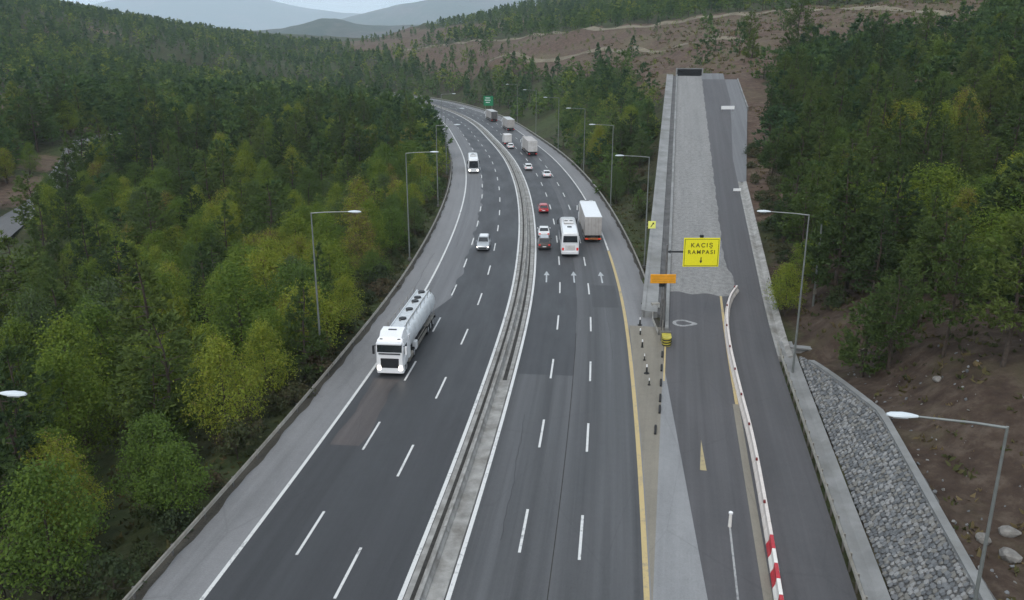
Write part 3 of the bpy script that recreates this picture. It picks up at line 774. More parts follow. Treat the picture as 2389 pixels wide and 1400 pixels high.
guardrail('short steel guard rail closing the gore beside the ramp wall', [(*(RO + RD * t + RNN * -0.75), float(ramp_z(t))) for t in (-16, -12, -8, -5)], 1, 2.0)

# ------------------------------------------------------------------ tyre barrier at the ramp end, boards
tb = empty('end_barrier', ramp_pt(RAMP_END + 0.2, 3.2), -math.atan2(RD[0], RD[1]))
tag(tb, 'black tyre wall in a pale concrete frame closing the top of the ramp', 'barrier')
ty = MB(); ring = []
for k in range(14):
    a = 2 * math.pi * k / 14
    ring.append([((0.31 + 0.1 * math.cos(q)) * math.cos(a), (0.12) * math.sin(q), (0.31 + 0.1 * math.cos(q)) * math.sin(a)) for q in np.linspace(0, 2 * math.pi, 6, endpoint=False)])
ty.loft(ring + [ring[0]], False); tyre_me = ty.build('tyre', RUBBER, None, True, link=False).data
for r_ in range(2):
    for k in range(8): share('tyre', tyre_me, tb, (-2.85 + k * 0.82, 0, 0.45 + r_ * 0.8), (0, 0, 0))
MB().box(-3.35, 3.35, 0.2, 0.5, -0.6, 1.75).build('backing_wall', DARK_M, tb)
MB().box(-3.75, -3.36, -0.35, 0.5, -0.6, 1.8).build('frame_post', CONC_W, tb)
MB().box(3.36, 3.7, -0.35, 0.5, -0.6, 1.8).build('frame_post', CONC_W, tb)
MB().box(-3.75, 3.7, 0.22, 0.55, 1.755, 2.0).build('frame_top', CONC_W, tb)

def board(t, o, w, h, z0, rz, label):
    e = empty('barrier_board', ramp_pt(t, o, 0.016), -math.atan2(RD[0], RD[1]) + rz); tag(e, label, 'barrier')
    MB().cbox(-w / 2, w / 2, -0.05, 0.05, z0, z0 + h, 0.02).build('board', WHITE_P, e)
    for x in (-w * 0.4, w * 0.4):
        MB().box(x - 0.04, x + 0.04, 0.06, 0.12, 0.0, z0 + h * 0.8).build('leg', STEEL_D, e)
        MB().box(x - 0.05, x + 0.05, -0.35, 0.45, 0.0, 0.05).build('foot', STEEL_D, e)
board(102, 11.3, 3.0, 0.75, 0.45, 0.25, 'long white barrier board standing on the apron near the ramp top')
board(38, 9.7, 1.15, 0.4, 0.5, 0.1, 'small white marker board on the kerb halfway up the side lane')

# ------------------------------------------------------------------ stone-faced bank with laid stones
bank = empty('stone_bank', ramp_pt(-50, 12)); tag(bank, 'grey stone-pitched bank rising from the concrete drain beside the side road', 'bank')
bl = np.array(bank.location)
def bank_pt(t, u, lift=0.0):
    """u 0 toe .. 1 crest"""
    h = float(bank_h(t)); w = 0.25 + 2.75 * min(1, h / 2.9)
    p = RO + RD * t + RNN * (12.15 + w * u)
    nrm = np.array([-h * RNN[0], -h * RNN[1], w]); nrm /= np.linalg.norm(nrm)
    return np.array([p[0], p[1], 0.02 + h * u]) + nrm * lift - bl, nrm
mb = MB(); tt = np.arange(-80, -17.4, 1.0)
for t in tt:
    for u in (0, 0.5, 1.0): mb.v.append(tuple(bank_pt(t, u)[0]))
    q = bank_pt(t, 1.0)[0]; mb.v.append((q[0] + 0.9, q[1] - 0.1, q[2] - 0.5))
for i in range(len(tt) - 1):
    for k in range(3): a = i * 4 + k; mb.f.append((a, a + 1, a + 5, a + 4))
mb.build('mortar_bed', MORTAR, bank)
mb = MB(); rings = []
for t in np.arange(-80, -18.5, 2.0):
    c, nrm = bank_pt(t, 1.0)
    rings.append([tuple(c + np.array((RNN[0] * a, RNN[1] * a, z))) for a, z in ((-0.2, -0.15), (0.3, -0.15), (0.3, 0.14), (-0.2, 0.14))])
mb.loft(rings); fix_normals(mb.build('crest_kerb', CONC_W, bank))
def stone_mesh(seed, mat):
    r = np.random.default_rng(seed); bm = bmesh.new(); bmesh.ops.create_icosphere(bm, subdivisions=1, radius=1.0)
    for v in bm.verts:
        v.co *= r.uniform(0.72, 1.12); v.co.x = max(-0.72, min(0.72, v.co.x)); v.co.y = max(-0.72, min(0.72, v.co.y)); v.co.z = max(-0.5, min(0.45, v.co.z * 0.8))
    me = bpy.data.meshes.new('stone'); bm.to_mesh(me); bm.free(); me.materials.append(mat); return me
stone_mes = [stone_mesh(i, STONE_L[i % 4]) for i in range(8)]
st = []
t = -78.0
while t < -18:
    h = float(bank_h(t)); w = 0.25 + 2.75 * min(1, h / 2.9); Ls = math.hypot(w, h); n = max(1, int(Ls / 0.29))
    for k in range(n):
        u = (k + 0.5 + random.uniform(-0.18, 0.18)) / n
        st.append((t + random.uniform(-0.1, 0.1) + (0.2 if k % 2 else 0), u, random.uniform(0.16, 0.24)))
    t += 0.30
slope_rot = math.atan2(-RD[0], RD[1])
vis = sorted([q for q in st if q[0] > -60], key=lambda q: q[0])
big, rest = vis[:300], vis[300:] + [q for q in st if q[0] <= -60]
for i, (t, u, r_) in enumerate(big):
    p, nrm = bank_pt(t, min(u, 0.97), 0.05)
    from mathutils import Vector, Quaternion
    q = Vector(nrm).to_track_quat('Z', 'Y') @ Quaternion((0, 0, 1), random.uniform(0, 6.28))
    share('stone', stone_mes[i % 8], bank, tuple(p), q.to_euler(), (r_ * random.uniform(0.85, 1.25), r_, r_ * 0.7))
bm = bmesh.new()
from mathutils import Matrix, Vector, Quaternion
for i, (t, u, r_) in enumerate(rest):
    p, nrm = bank_pt(t, min(u, 0.97), 0.05)
    M = Matrix.LocRotScale(Vector(p), Vector(nrm).to_track_quat('Z', 'Y') @ Quaternion((0, 0, 1), random.uniform(0, 6.28)), Vector((r_ * random.uniform(0.85, 1.25), r_, r_ * 0.7)))
    n0 = len(bm.verts); nf = len(bm.faces); bm.from_mesh(stone_mes[i % 8]); bm.verts.ensure_lookup_table(); bm.faces.ensure_lookup_table()
    for v in bm.verts[n0:]: v.co = M @ v.co
    for f_ in bm.faces[nf:]: f_.material_index = i % 4
me = bpy.data.meshes.new('pitching_stones'); bm.to_mesh(me); bm.free()
for m_ in STONE_L: me.materials.append(m_)
o = bpy.data.objects.new('pitching_stones', me); C.objects.link(o); o.parent = bank; tag(o, kind='stuff')
# loose rubble on the brown slope
bm = bmesh.new(); rp = np.random.default_rng(91)
for i in range(240):
    t = rp.uniform(-72, -14); o_ = 15.3 + rp.exponential(3.2); p = RO + RD * t + RNN * o_; r_ = rp.uniform(0.05, 0.17) * (1.6 if rp.uniform() < 0.06 else 1)
    M = Matrix.LocRotScale(Vector((p[0], p[1], float(ground([p])[0]) + r_ * 0.2)), Quaternion((rp.normal(), rp.normal(), rp.normal(), rp.normal())).normalized(), Vector((r_ * rp.uniform(0.8, 1.4), r_, r_ * 0.8)))
    n0 = len(bm.verts); nf = len(bm.faces); bm.from_mesh(stone_mes[i % 8]); bm.verts.ensure_lookup_table(); bm.faces.ensure_lookup_table()
    for v in bm.verts[n0:]: v.co = M @ v.co
    for f_ in bm.faces[nf:]: f_.material_index = i % 4
me = bpy.data.meshes.new('rubble'); bm.to_mesh(me); bm.free()
for m_ in STONE_L: me.materials.append(m_)
o = bpy.data.objects.new('rubble', me); C.objects.link(o); tag(o, 'loose rubble strewn over the brown slope above the bank', 'rubble', kind='stuff')
# boulders dumped at the bank's crest
for i, (x, y, r_, lab) in enumerate([(26.2, 38.2, 0.55, 'large pale boulder behind the stone bank, nearest the camera'), (25.6, 39.7, 0.42, 'grey boulder lying between the bank crest and the lamp post'),
                                     (27.4, 40.4, 0.5, 'angular boulder on the brown slope above the stone bank'), (28.3, 38.9, 0.38, 'small boulder at the lower right edge of the brown slope'),
                                     (31.5, 57.5, 0.35, 'pale stone on the brown floor below the pine trunks')]):
    bm = bmesh.new(); bmesh.ops.create_icosphere(bm, subdivisions=2, radius=1)
    r = np.random.default_rng(40 + i); dirs = r.normal(size=(9, 3)); dirs /= np.linalg.norm(dirs, axis=1)[:, None]; cut = r.uniform(0.6, 0.95, 9)
    for v in bm.verts:
        for d, k in zip(dirs, cut):
            e = v.co.dot(Vector(d)) - k
            if e > 0: v.co -= Vector(d) * e
    me = bpy.data.meshes.new('boulder'); bm.to_mesh(me); bm.free(); me.materials.append(BOULD)
    o = bpy.data.objects.new('boulder', me); C.objects.link(o); o.scale = (r_ * 1.25, r_, r_ * 0.8); o.rotation_euler = (0.1, 0.2, i * 1.3)
    o.location = (x, y, float(ground([(x, y)])[0]) + r_ * 0.35); tag(o, lab, 'boulder', 'boulders above the bank')

# ------------------------------------------------------------------ lamp posts
def lamp_post(x, y, z, h, dirv, label, arm=3.4, group='motorway lamp posts', base_drop=0.0):
    ang = math.atan2(dirv[1], dirv[0])
    e = empty('lamp_post', (x, y, z - base_drop), ang); tag(e, label, 'lamp post', group)
    h += base_drop
    MB().tube([(0, 0, -0.8), (0, 0, 0.0), (0, 0, h * 0.5), (0, 0, h)], [0.11, 0.105, 0.085, 0.055], 8).build('pole', POLE_M, e, True)
    MB().box(-0.22, 0.22, -0.22, 0.22, -0.3, 0.05).build('base_plate', STEEL_D, e)
    MB().tube([(0, 0, h - 0.06), (arm * 0.35, 0, h + 0.05), (arm, 0, h + 0.14)], [0.055, 0.05, 0.04], 6).build('arm', POLE_M, e, True)
    hd = MB(); rings = []
    for u, w, t_, bt in ((-0.12, 0.06, 0.05, 0.05), (0.12, 0.15, 0.1, 0.06), (0.45, 0.21, 0.13, 0.07), (0.85, 0.19, 0.10, 0.06), (1.02, 0.08, 0.05, 0.04)):
        rings.append([(arm + u, w * math.cos(q), h + 0.14 + (t_ if math.sin(q) > 0 else bt) * math.sin(q)) for q in np.linspace(0, 2 * math.pi, 10, endpoint=False)])
    hd.loft(rings); head = fix_normals(hd.build('lamp_head', LAMP_W, e, True))
    MB().cbox(arm + 0.25, arm + 0.8, -0.13, 0.13, h + 0.055, h + 0.085, 0.01).build('lens', BULB_OFF, head)
    return e
def road_lamp(y, off, towards, label, h=14.6, **k):
    s = s_of_y(y); p, t = road_at(s, off); n = np.array([t[1], -t[0]]) * towards
    return lamp_post(p[0], p[1], -0.05, h, n, label, **k)
for y, lab in ((29.6, 'lamp post in the wood at the left edge, only its lamp head in view'), (69.5, 'tall lamp post beside the left guard rail next to the tanker truck'), (113, 'lamp post at the left guard rail beyond the tanker truck'),
               (155, 'lamp post at the left guard rail before the road bends, third along'), (198, 'lamp post behind the trees on the inside of the bend'), (262, 'distant lamp post on the inside of the far bend')):
    road_lamp(y, -16.3 if y > 40 else -18.5, 1, lab)
for y, lab in ((110, 'lamp post nearest the ramp nose on the right verge, small yellow sign on it'), (155, 'second lamp post along the right verge of the motorway'), (197, 'third lamp post along the right verge, against the dark pines'),
               (240, 'fourth lamp post along the right verge of the motorway'), (283, 'fifth lamp post along the right verge, far round the bend'), (326, 'sixth and farthest lamp post on the right verge')):
    road_lamp(y, 16.0, -1, lab)
for (x, y), lab in (((18.7, 28.8), 'lamp post above the stone bank, its long arm and white head at lower right'), ((25.4, 70.5), 'lamp post beside the side road guard rail, arm over the lane')):
    z0 = 0.0
    lamp_post(x, y, z0, 14.5, -RNN, lab, arm=3.3 if y > 50 else 3.3, base_drop=0.3)
up = empty('utility_pole', (32.6, 86.5, float(ground([(32.6, 86.5)])[0]))); tag(up, 'plain grey pole without an arm, behind the side road lamp post', 'pole')
MB().tube([(0, 0, -0.8), (0, 0, 9.6)], [0.13, 0.085], 8).build('shaft', POLE_M, up, True)
MB().cyl((0, 0, 9.63), (0, 0, 1), 0.1, 0.08).build('cap', STEEL_D, up)
MB().box(-0.16, 0.16, -0.2, -0.08, 1.4, 2.0).build('cable_box', STEEL, up)

# ------------------------------------------------------------------ signs
def text(body, size, loc, mat, parent, name='lettering', space=1.1, extr=0.004):
    cu = bpy.data.curves.new(name, 'FONT'); cu.body = body; cu.size = size; cu.align_x = 'CENTER'; cu.align_y = 'CENTER'; cu.extrude = extr; cu.space_character = space; cu.offset = 0.012
    cu.materials.append(mat); o = bpy.data.objects.new(name, cu); C.objects.link(o); o.parent = parent
    o.location = loc; o.rotation_euler = (R(90), 0, 0)
    bpy.context.view_layer.update()
    me = bpy.data.meshes.new_from_object(o.evaluated_get(bpy.context.evaluated_depsgraph_get()))
    q = bpy.data.objects.new(name, me); bpy.data.objects.remove(o); C.objects.link(q); q.parent = parent
    q.location = loc; q.rotation_euler = (R(90), 0, 0); return q
sg = empty('ramp_sign', (15.75, 82.6, 0.0)); tag(sg, 'large yellow escape-ramp sign on a dark cantilever post at the ramp nose', 'sign')
MB().tube([(0, 0, -0.5), (0, 0, 9.1)], [0.13, 0.1], 10).build('post', STEEL_D, sg, True)
MB().box(-0.35, 0.35, -0.35, 0.35, -0.4, 0.06).build('base_plate', STEEL_D, sg)
MB().box(-0.05, 5.0, 0.12, 0.26, 8.2, 8.36).build('arm', DARK_M, sg)
MB().box(0.3, 0.36, 0.1, 0.28, 8.1, 8.46).build('clamp', DARK_M, sg)
fp = MB().cbox(1.65, 5.30, 0.0, 0.1, 6.75, 9.75, 0.03).build('face_panel', SIGN_Y, sg)
for a in (MB().box(1.75, 5.2, -0.008, -0.002, 9.60, 9.65), MB().box(1.75, 5.2, -0.008, -0.002, 6.85, 6.90), MB().box(1.75, 1.80, -0.008, -0.002, 6.905, 9.595), MB().box(5.15, 5.2, -0.008, -0.002, 6.905, 9.595)):
    a.build('border_line', OLIVE_P, sg)
text('KAÇIŞ', 0.62, (3.475, -0.006, 8.98), OLIVE_P, sg, space=1.35)
text('RAMPASI', 0.56, (3.475, -0.006, 8.27), OLIVE_P, sg, space=1.35)
ar = MB(); ar.add([(3.43, -0.012, 7.75), (3.52, -0.012, 7.75), (3.52, -0.012, 7.4), (3.62, -0.012, 7.4), (3.475, -0.012, 7.1), (3.33, -0.012, 7.4), (3.43, -0.012, 7.4)],
                  [(0, 6, 2, 1), (5, 4, 3)]); ar.build('arrow', BLACK_P, sg)
MB().cbox(3.25, 3.62, 0.0, 0.3, 9.76, 10.05, 0.04).build('flasher_lamp', DARK_M, sg)
og = empty('warning_board', (15.42, 82.2, 0.0)); tag(og, 'wide orange board low on its own dark post left of the yellow sign', 'sign')
MB().cbox(-1.3, 1.3, 0.0, 0.12, 5.1, 6.05, 0.03).build('face_panel', SIGN_O, og)
for k in range(3): MB().box(-1.15, 1.15, -0.006, -0.001, 5.27 + k * 0.24, 5.36 + k * 0.24).build('text_band', plain('orange_dim_%d' % k, (0.60, 0.27, 0.02), 0.5), og)
MB().box(-0.35, 0.25, 0.13, 0.3, 4.7, 5.2).build('control_box', DARK_M, og)
MB().box(-0.06, 0.06, 0.13, 0.25, -0.4, 5.9).build('post', STEEL_D, og)
yp, _t = road_at(s_of_y(110), 16.0)
ws = empty('arrow_sign', (yp[0] + 0.75, yp[1] - 0.2, 5.1)); tag(ws, 'small square pale yellow sign with a black diagonal arrow, bracketed to a lamp post', 'sign')
MB().cbox(-0.5, 0.5, 0, 0.06, 0.0, 1.0, 0.02).build('face_panel', SIGN_PY, ws)
MB().box(-0.78, -0.5, 0.07, 0.13, 0.2, 0.28).build('bracket', STEEL, ws); MB().box(-0.78, -0.5, 0.07, 0.13, 0.7, 0.78).build('bracket', STEEL, ws)
ar = MB(); ar.add([(-0.2, -0.006, 0.25), (-0.12, -0.006, 0.19), (0.17, -0.006, 0.6), (0.25, -0.006, 0.54), (0.26, -0.006, 0.84), (-0.01, -0.006, 0.74), (0.08, -0.006, 0.67)], [(0, 1, 2, 6), (5, 6, 2), (5, 2, 4), (2, 3, 4)])
ar.build('arrow', BLACK_P, ws)
gp, gt = road_at(s_of_y(392), 17.2)
gs = empty('direction_sign', (gp[0], gp[1], -0.4), -0.22); tag(gs, 'distant green direction sign on two posts at the outside of the bend', 'sign')
MB().cbox(-2.3, 2.3, 0, 0.12, 2.6, 7.0, 0.04).build('face_panel', SIGN_G, gs)
for x in (-1.6, 1.6): MB().box(x - 0.1, x + 0.1, 0.13, 0.3, -0.6, 6.9).build('post', STEEL, gs)
for z, w in ((6.0, 1.4), (5.0, 1.7), (4.0, 1.2)): MB().box(-w, w * 0.6, -0.012, -0.003, z, z + 0.28).build('white_text_band', WHITE_P, gs)

# ------------------------------------------------------------------ gore furniture
cc = empty('crash_cushion', (15.25, 77.6, 0.008), -0.1); tag(cc, 'yellow and black crash cushion at the guard rail nose', 'crash cushion')
prof = [(-0.45, 1.2), (-0.45, 0.0), (-0.33, -0.36), (-0.12, -0.5), (0.12, -0.5), (0.33, -0.36), (0.45, 0.0), (0.45, 1.2)]
mbc = MB(); mbc.loft([[(x, y, z) for x, y in prof] for z in (0.02, 0.9)]); fix_normals(mbc.build('body', plain('cushion_yellow', (0.42, 0.36, 0.04), 0.5, 0, 0.3), cc, True))
for i, z in enumerate((0.12, 0.38, 0.64)):
    k = MB(); k.loft([[(x * 1.02, y * 1.02, z + dz + 0.12 * (x)) for x, y in prof[1:7]] + [(x * 1.0, y * 0.99, z + dz + 0.12 * x) for x, y in prof[6:0:-1]] for dz in (0, 0.14)]); fix_normals(k.build('black_band', BLACK_P, cc))
MB().box(-0.5, 0.5, 1.21, 1.5, 0.0, 1.05).build('backing', STEEL_D, cc)
cab = empty('roadside_cabinet', (15.9, 88.5, -0.4), 0.1); tag(cab, 'grey metal cabinet behind the guard rail nose', 'cabinet')
MB().cbox(-0.45, 0.45, -0.3, 0.3, 0.1, 1.5, 0.03).build('body', STEEL, cab); MB().box(-0.4, 0.4, -0.33, -0.305, 0.2, 1.4).build('door', plain('cabinet_door', (0.42, 0.43, 0.42), 0.5), cab); MB().box(-0.5, 0.5, -0.35, 0.35, -0.3, 0.099).build('plinth', CONC_W, cab)
def delineator(x, y, h, label, big=True):
    e = empty('delineator_post', (x, y, 0.006)); tag(e, label, 'delineator', 'delineator posts in the gore')
    MB().tube([(0, 0, 0), (0, 0, 0.05), (0, 0, 0.09)], [0.26 if big else 0.14, 0.24 if big else 0.12, 0.09], 10).build('base', RUBBER, e)
    MB().tube([(0, 0, 0.09), (0, 0, h - 0.22)], [0.1 if big else 0.06, 0.075 if big else 0.05], 8).build('post', BLACK_P, e, True)
    MB().tube([(0, 0, h - 0.219), (0, 0, h)], [0.077 if big else 0.052, 0.06 if big else 0.04], 8).build('reflective_top', WHITE_P, e, True)
for i, (px, py, big, lab) in enumerate([(13.55, 84.0, True, 'black delineator post with white top beside the guard rail nose'), (13.05, 80.4, True, 'second black delineator post from the guard rail nose'),
        (12.75, 77.0, True, 'third black delineator post from the guard rail nose'), (12.45, 73.6, False, 'thin delineator post, fourth from the guard rail nose'),
        (12.15, 70.3, True, 'stout black delineator post, fifth from the guard rail nose'), (11.95, 67.6, False, 'thin delineator post nearest the camera in the gore')]):
    delineator(px, py, 0.85 if big else 0.65, lab, big)
for i, t in enumerate((-19.5, -23.0, -26.6, -30.0, -32.3, -36.2)):
    o = MB().cbox(-0.09, 0.09, -0.75, 0.75, 0, 0.16, 0.03).build('lane_separator', RUBBER, None)
    q = ramp_pt(t, -0.55 - (0.25 if i == 5 else 0), 0.006); o.location = q; o.rotation_euler = (0, 0, -math.atan2(RD[0], RD[1]))
    tag(o, '%s dark rubber lane separator along the gore, counted from the ramp sign' % ('first', 'second', 'third', 'fourth', 'fifth', 'sixth')[i], 'separator', 'rubber lane separators')
# plastic barrier row between escape lane and side road
def ordinal(n): return '%d%s' % (n, 'th' if 10 <= n % 100 <= 20 else {1: 'st', 2: 'nd', 3: 'rd'}.get(n % 10, 'th'))
def barrier_unit_me(mat, L):
    pr = [(-0.26, 0), (0.26, 0), (0.25, 0.12), (0.13, 0.36), (0.1, 0.74), (-0.1, 0.74), (-0.13, 0.36), (-0.25, 0.12)]
    mb = MB(); mb.loft([[(x * k, y, z * (0.98 if k < 1 else 1)) for x, z in pr] for y, k in ((-L / 2, 0.9), (-L / 2 + 0.05, 1), (L / 2 - 0.05, 1), (L / 2, 0.9))])
    return fix_normals(mb.build('plastic_barrier', mat, None, link=False)).data
bm_r, bm_w, bm_f = barrier_unit_me(PLAS_R, 1.42), barrier_unit_me(PLAS_W, 1.42), barrier_unit_me(PLAS_F, 1.42)
line = np.array([(-78, 6.15), (-60, 6.1), (-50, 6.25), (-38, 6.3), (-28, 6.05), (-18, 5.85), (-11, 5.9), (-6, 6.25), (-3, 6.75), (-0.5, 7.5)], float)
lc = catmull(line, 16); ls = np.concatenate([[0], np.cumsum(np.linalg.norm(np.diff(lc, axis=0), axis=1))])
q = 0.75; i = 0
while q < ls[-1] - 0.3:
    t = np.interp(q, ls, lc[:, 0]); o_ = np.interp(q, ls, lc[:, 1]); t2 = np.interp(q + 0.3, ls, lc[:, 0]); o2 = np.interp(q + 0.3, ls, lc[:, 1])
    a = np.array(ramp_pt(t, o_)); b2 = np.array(ramp_pt(t2, o2)); d = b2 - a
    near = t < -50
    if near: me_, lab = (bm_r, 'bright red plastic barrier unit near the bottom of the red and white row') if i % 2 == 0 else (bm_w, 'white plastic barrier unit near the bottom of the red and white row')
    else: me_, lab = bm_f, 'faded pinkish-white plastic barrier unit in the row beside the side road'
    lab = '%s, %s of the row counted from its lower end' % (lab.split(' near')[0].split(' in the')[0].split(' among')[0], ordinal(i + 1))
    ob = bpy.data.objects.new('plastic_barrier', me_); C.objects.link(ob); ob.location = (a[0], a[1], a[2] + 0.012)
    ob.rotation_euler = (math.atan2(d[2], math.hypot(d[0], d[1])), 0, math.atan2(-d[0], d[1]))
    tag(ob, lab, 'barrier', 'plastic barriers along the side road')
    if not near and i % 4 == 1:
        MB().cbox(-0.17, -0.02, -0.1, 0.1, 0.741, 0.93, 0.03).build('warning_lamp', plain('dull_red_lamp_%d' % i, (0.16, 0.02, 0.02), 0.4), ob)
    q += 1.44; i += 1
mp_ = empty('marker_bollard', ramp_pt(-49.0, 4.0, 0.016)); tag(mp_, 'short white bollard standing on the faded lane line', 'bollard')
MB().tube([(0, 0, 0), (0, 0, 0.9)], [0.11, 0.09], 10).build('post', PLAS_W, mp_, True); MB().tube([(0, 0, 0.9), (0, 0, 1.0), (0, 0, 1.06)], [0.13, 0.13, 0.05], 10).build('cap', WHITE_P, mp_, True)
hz = empty('concrete_culvert', (28.3, 76.3, float(ground([(28.3, 76.3)])[0])), -0.3); tag(hz, 'small concrete culvert head with a pale slab at the side road verge', 'culvert')
MB().box(-1.1, 1.1, -0.25, 0.25, -0.8, 0.35).build('head_wall', CONC_W, hz); MB().box(-1.25, 1.25, -0.45, 0.35, 0.352, 0.5).build('slab', CONC_W, hz)

# ------------------------------------------------------------------ vehicles (local +Y is forward, Z up from the road)
def wheel_me(r, w, name='wheel'):
    t = MB(); rings = []
    for x, k in ((-w / 2, 0.86), (-w / 2 + 0.03, 0.98), (-w / 4, 1.0), (w / 4, 1.0), (w / 2 - 0.03, 0.98), (w / 2, 0.86)):
        rings.append([(x, r * k * math.cos(a), r * k * math.sin(a)) for a in np.linspace(0, 2 * math.pi, 18, endpoint=False)])
    t.loft(rings); me = fix_normals(t.build('tyre', RUBBER, None, True, link=False)).data
    h = MB(); rr = r * 0.62
    h.loft([[(x, rr * k * math.cos(a), rr * k * math.sin(a)) for a in np.linspace(0, 2 * math.pi, 12, endpoint=False)] for x, k in ((-w / 2 - 0.012, 0.95), (-w / 2 + 0.05, 1), (w / 2 - 0.05, 1), (w / 2 + 0.012, 0.95))])
    h.loft([[(x, rr * 0.3 * math.cos(a), rr * 0.3 * math.sin(a)) for a in np.linspace(0, 2 * math.pi, 8, endpoint=False)] for x in (-w / 2 - 0.05, w / 2 + 0.05)])
    return me, fix_normals(h.build('rim', RIM, None, True, link=False)).data
WCAR = wheel_me(0.32, 0.21); WTRK = wheel_me(0.5, 0.3)
def wheel(root, x, y, kind, r):
    t = share('wheel', kind[0], root, (x, y, r)); share('rim', kind[1], t)
def pane(name, c, root, mat=GLASS, ins=(0.06, 0.06, 0.08, 0.1), off=0.012):
    """thin pane laid on the quad c = [bottom-left, bottom-right, top-right, top-left] (seen from outside)"""
    c = [np.array(p, float) for p in c]; l, r, t, b = ins
    def at(u, v): return (c[0] * (1 - u) + c[1] * u) * (1 - v) + (c[3] * (1 - u) + c[2] * u) * v
    q = [at(l, b), at(1 - r, b), at(1 - r, 1 - t), at(l, 1 - t)]
    n = np.cross(q[1] - q[0], q[3] - q[0]); n /= np.linalg.norm(n)
    mb = MB(); mb.loft([[tuple(p - n * 0.01) for p in q], [tuple(p + n * off) for p in q]])
    return fix_normals(mb.build(name, mat, root))
def car(label, loc, rz, kind, paintm, L=4.4, W=1.78, H=1.46, lights=False, group='cars on the motorway', roof=None):
    e = empty('car', loc, rz); tag(e, label, 'car', group)
    z0 = 0.2; bt = 0.86 if kind != 'suv' else 1.0
    if kind == 'suv': H = 1.72; W = 1.86; L = 4.65
    def ring(y, w, zt, zb=z0, tuck=0.0):
        h = w / 2
        return [(-h + 0.12, y, zb), (h - 0.12, y, zb), (h - 0.02, y, zb + 0.12), (h, y, zb + 0.36), (h - 0.04, y, zt - 0.08), (h - 0.16, y, zt), (-h + 0.16, y, zt), (-h + 0.04, y, zt - 0.08), (-h, y, zb + 0.36), (-h + 0.02, y, zb + 0.12)]
    nose = bt - 0.12
    secs = [(-L / 2, W * 0.84, bt - 0.18, 0.36), (-L / 2 + 0.1, W * 0.95, bt - 0.02, 0.26), (-L / 2 + 0.5, W, bt + 0.06, z0), (-L * 0.2, W, bt + 0.06, z0), (L * 0.12, W, bt + 0.04, z0), (L * 0.28, W, bt, z0),
            (L / 2 - 0.35, W * 0.97, nose, z0), (L / 2 - 0.08, W * 0.9, nose - 0.1, 0.24), (L / 2, W * 0.78, nose - 0.2, 0.34)]
    body = MB(); body.loft([ring(y, w, zt, zb) for y, w, zt, zb in secs])
    rb, rt, ft, fb = {'sedan': (-L * 0.36, -L * 0.22, L * 0.03, L * 0.2), 'hatch': (-L * 0.46, -L * 0.38, L * 0.02, L * 0.22), 'suv': (-L * 0.475, -L * 0.41, L * 0.02, L * 0.19)}[kind]
    wb, wt = W / 2 - 0.09, W / 2 - 0.26; zb = bt + 0.03
    base = [(-wb, rb, zb), (wb, rb, zb), (wb, fb, zb), (-wb, fb, zb)]; mid = [(-wt - .03, rt - .03, H - 0.06), (wt + .03, rt - .03, H - 0.06), (wt + .03, ft + .03, H - 0.06), (-wt - .03, ft + .03, H - 0.06)]; top = [(-wt + .08, rt + .12, H), (wt - .08, rt + .12, H), (wt - .08, ft - .1, H), (-wt + .08, ft - .1, H)]
    body.loft([base, mid, top])
    fix_normals(body.build('body', paintm, e, True, 28))
    if roof:
        MB().cbox(-wt + 0.1, wt - 0.1, rt + 0.12, ft - 0.12, H - 0.01, H + 0.02, 0.008).build('roof_panel', roof, e)
    pane('windscreen', [base[2], base[3], mid[3], mid[2]], e)
    pane('rear_window', [base[0], base[1], mid[1], mid[0]], e)
    for (a, b_, c, d) in ((base[1], base[2], mid[2], mid[1]), (base[3], base[0], mid[0], mid[3])):
        a, b_, c, d = [np.array(q) for q in (a, b_, c, d)]
        m1, m2 = a * 0.5 + b_ * 0.5, d * 0.5 + c * 0.5
        pane('side_window', [a, m1, m2, d], e, ins=(0.14, 0.04, 0.1, 0.1)); pane('side_window', [m1, b_, c, m2], e, ins=(0.04, 0.16, 0.1, 0.1))
    for sx in (-1, 1):
        for y in (-L * 0.3, L * 0.31): wheel(e, sx * (W / 2 - 0.12), y, WCAR, 0.32)
        MB().cbox(sx * W * 0.36 - 0.17, sx * W * 0.36 + 0.17, L / 2 - 0.14, L / 2 - 0.02, nose - 0.32, nose - 0.17, 0.02).build('headlight', HEADLAMP if lights else BULB_OFF, e)
        MB().cbox(sx * W * 0.37 - 0.15, sx * W * 0.37 + 0.15, -L / 2 - 0.02, -L / 2 + 0.12, bt - 0.3, bt - 0.12, 0.02).build('tail_light', RED_LAMP, e)
        MB().cbox(sx * (W / 2 + 0.08) - 0.09, sx * (W / 2 + 0.08) + 0.09, fb - 0.35, fb - 0.2, bt + 0.08, bt + 0.2, 0.02).build('mirror', paintm, e)
    MB().box(-W / 2 + 0.1, W / 2 - 0.1, -L / 2 + 0.25, L / 2 - 0.3, 0.1, 0.24).build('underbody', CHASSIS, e)  # low dark pan, added to deepen the contact shadow below the car
    MB().cbox(-0.26, 0.26, -L / 2 - 0.03, -L / 2 + 0.05, 0.48, 0.6, 0.008).build('number_plate', WHITE_P, e)
    MB().cbox(-W * 0.3, W * 0.3, L / 2 - 0.08, L / 2 + 0.012, 0.36, 0.56, 0.02).build('grille', DARK_M, e)
    MB().cbox(-W * 0.4, W * 0.4, -L / 2 - 0.015, -L / 2 + 0.1, 0.28, 0.38, 0.02).build('rear_bumper_trim', DARK_M, e)
    return e
def on_road(y, off, fwd=1, z=0.012):
    s = s_of_y(y); p, t = road_at(s, off)
    if fwd < 0: t = -t
    return (p[0], p[1], z), math.atan2(-t[0], t[1])

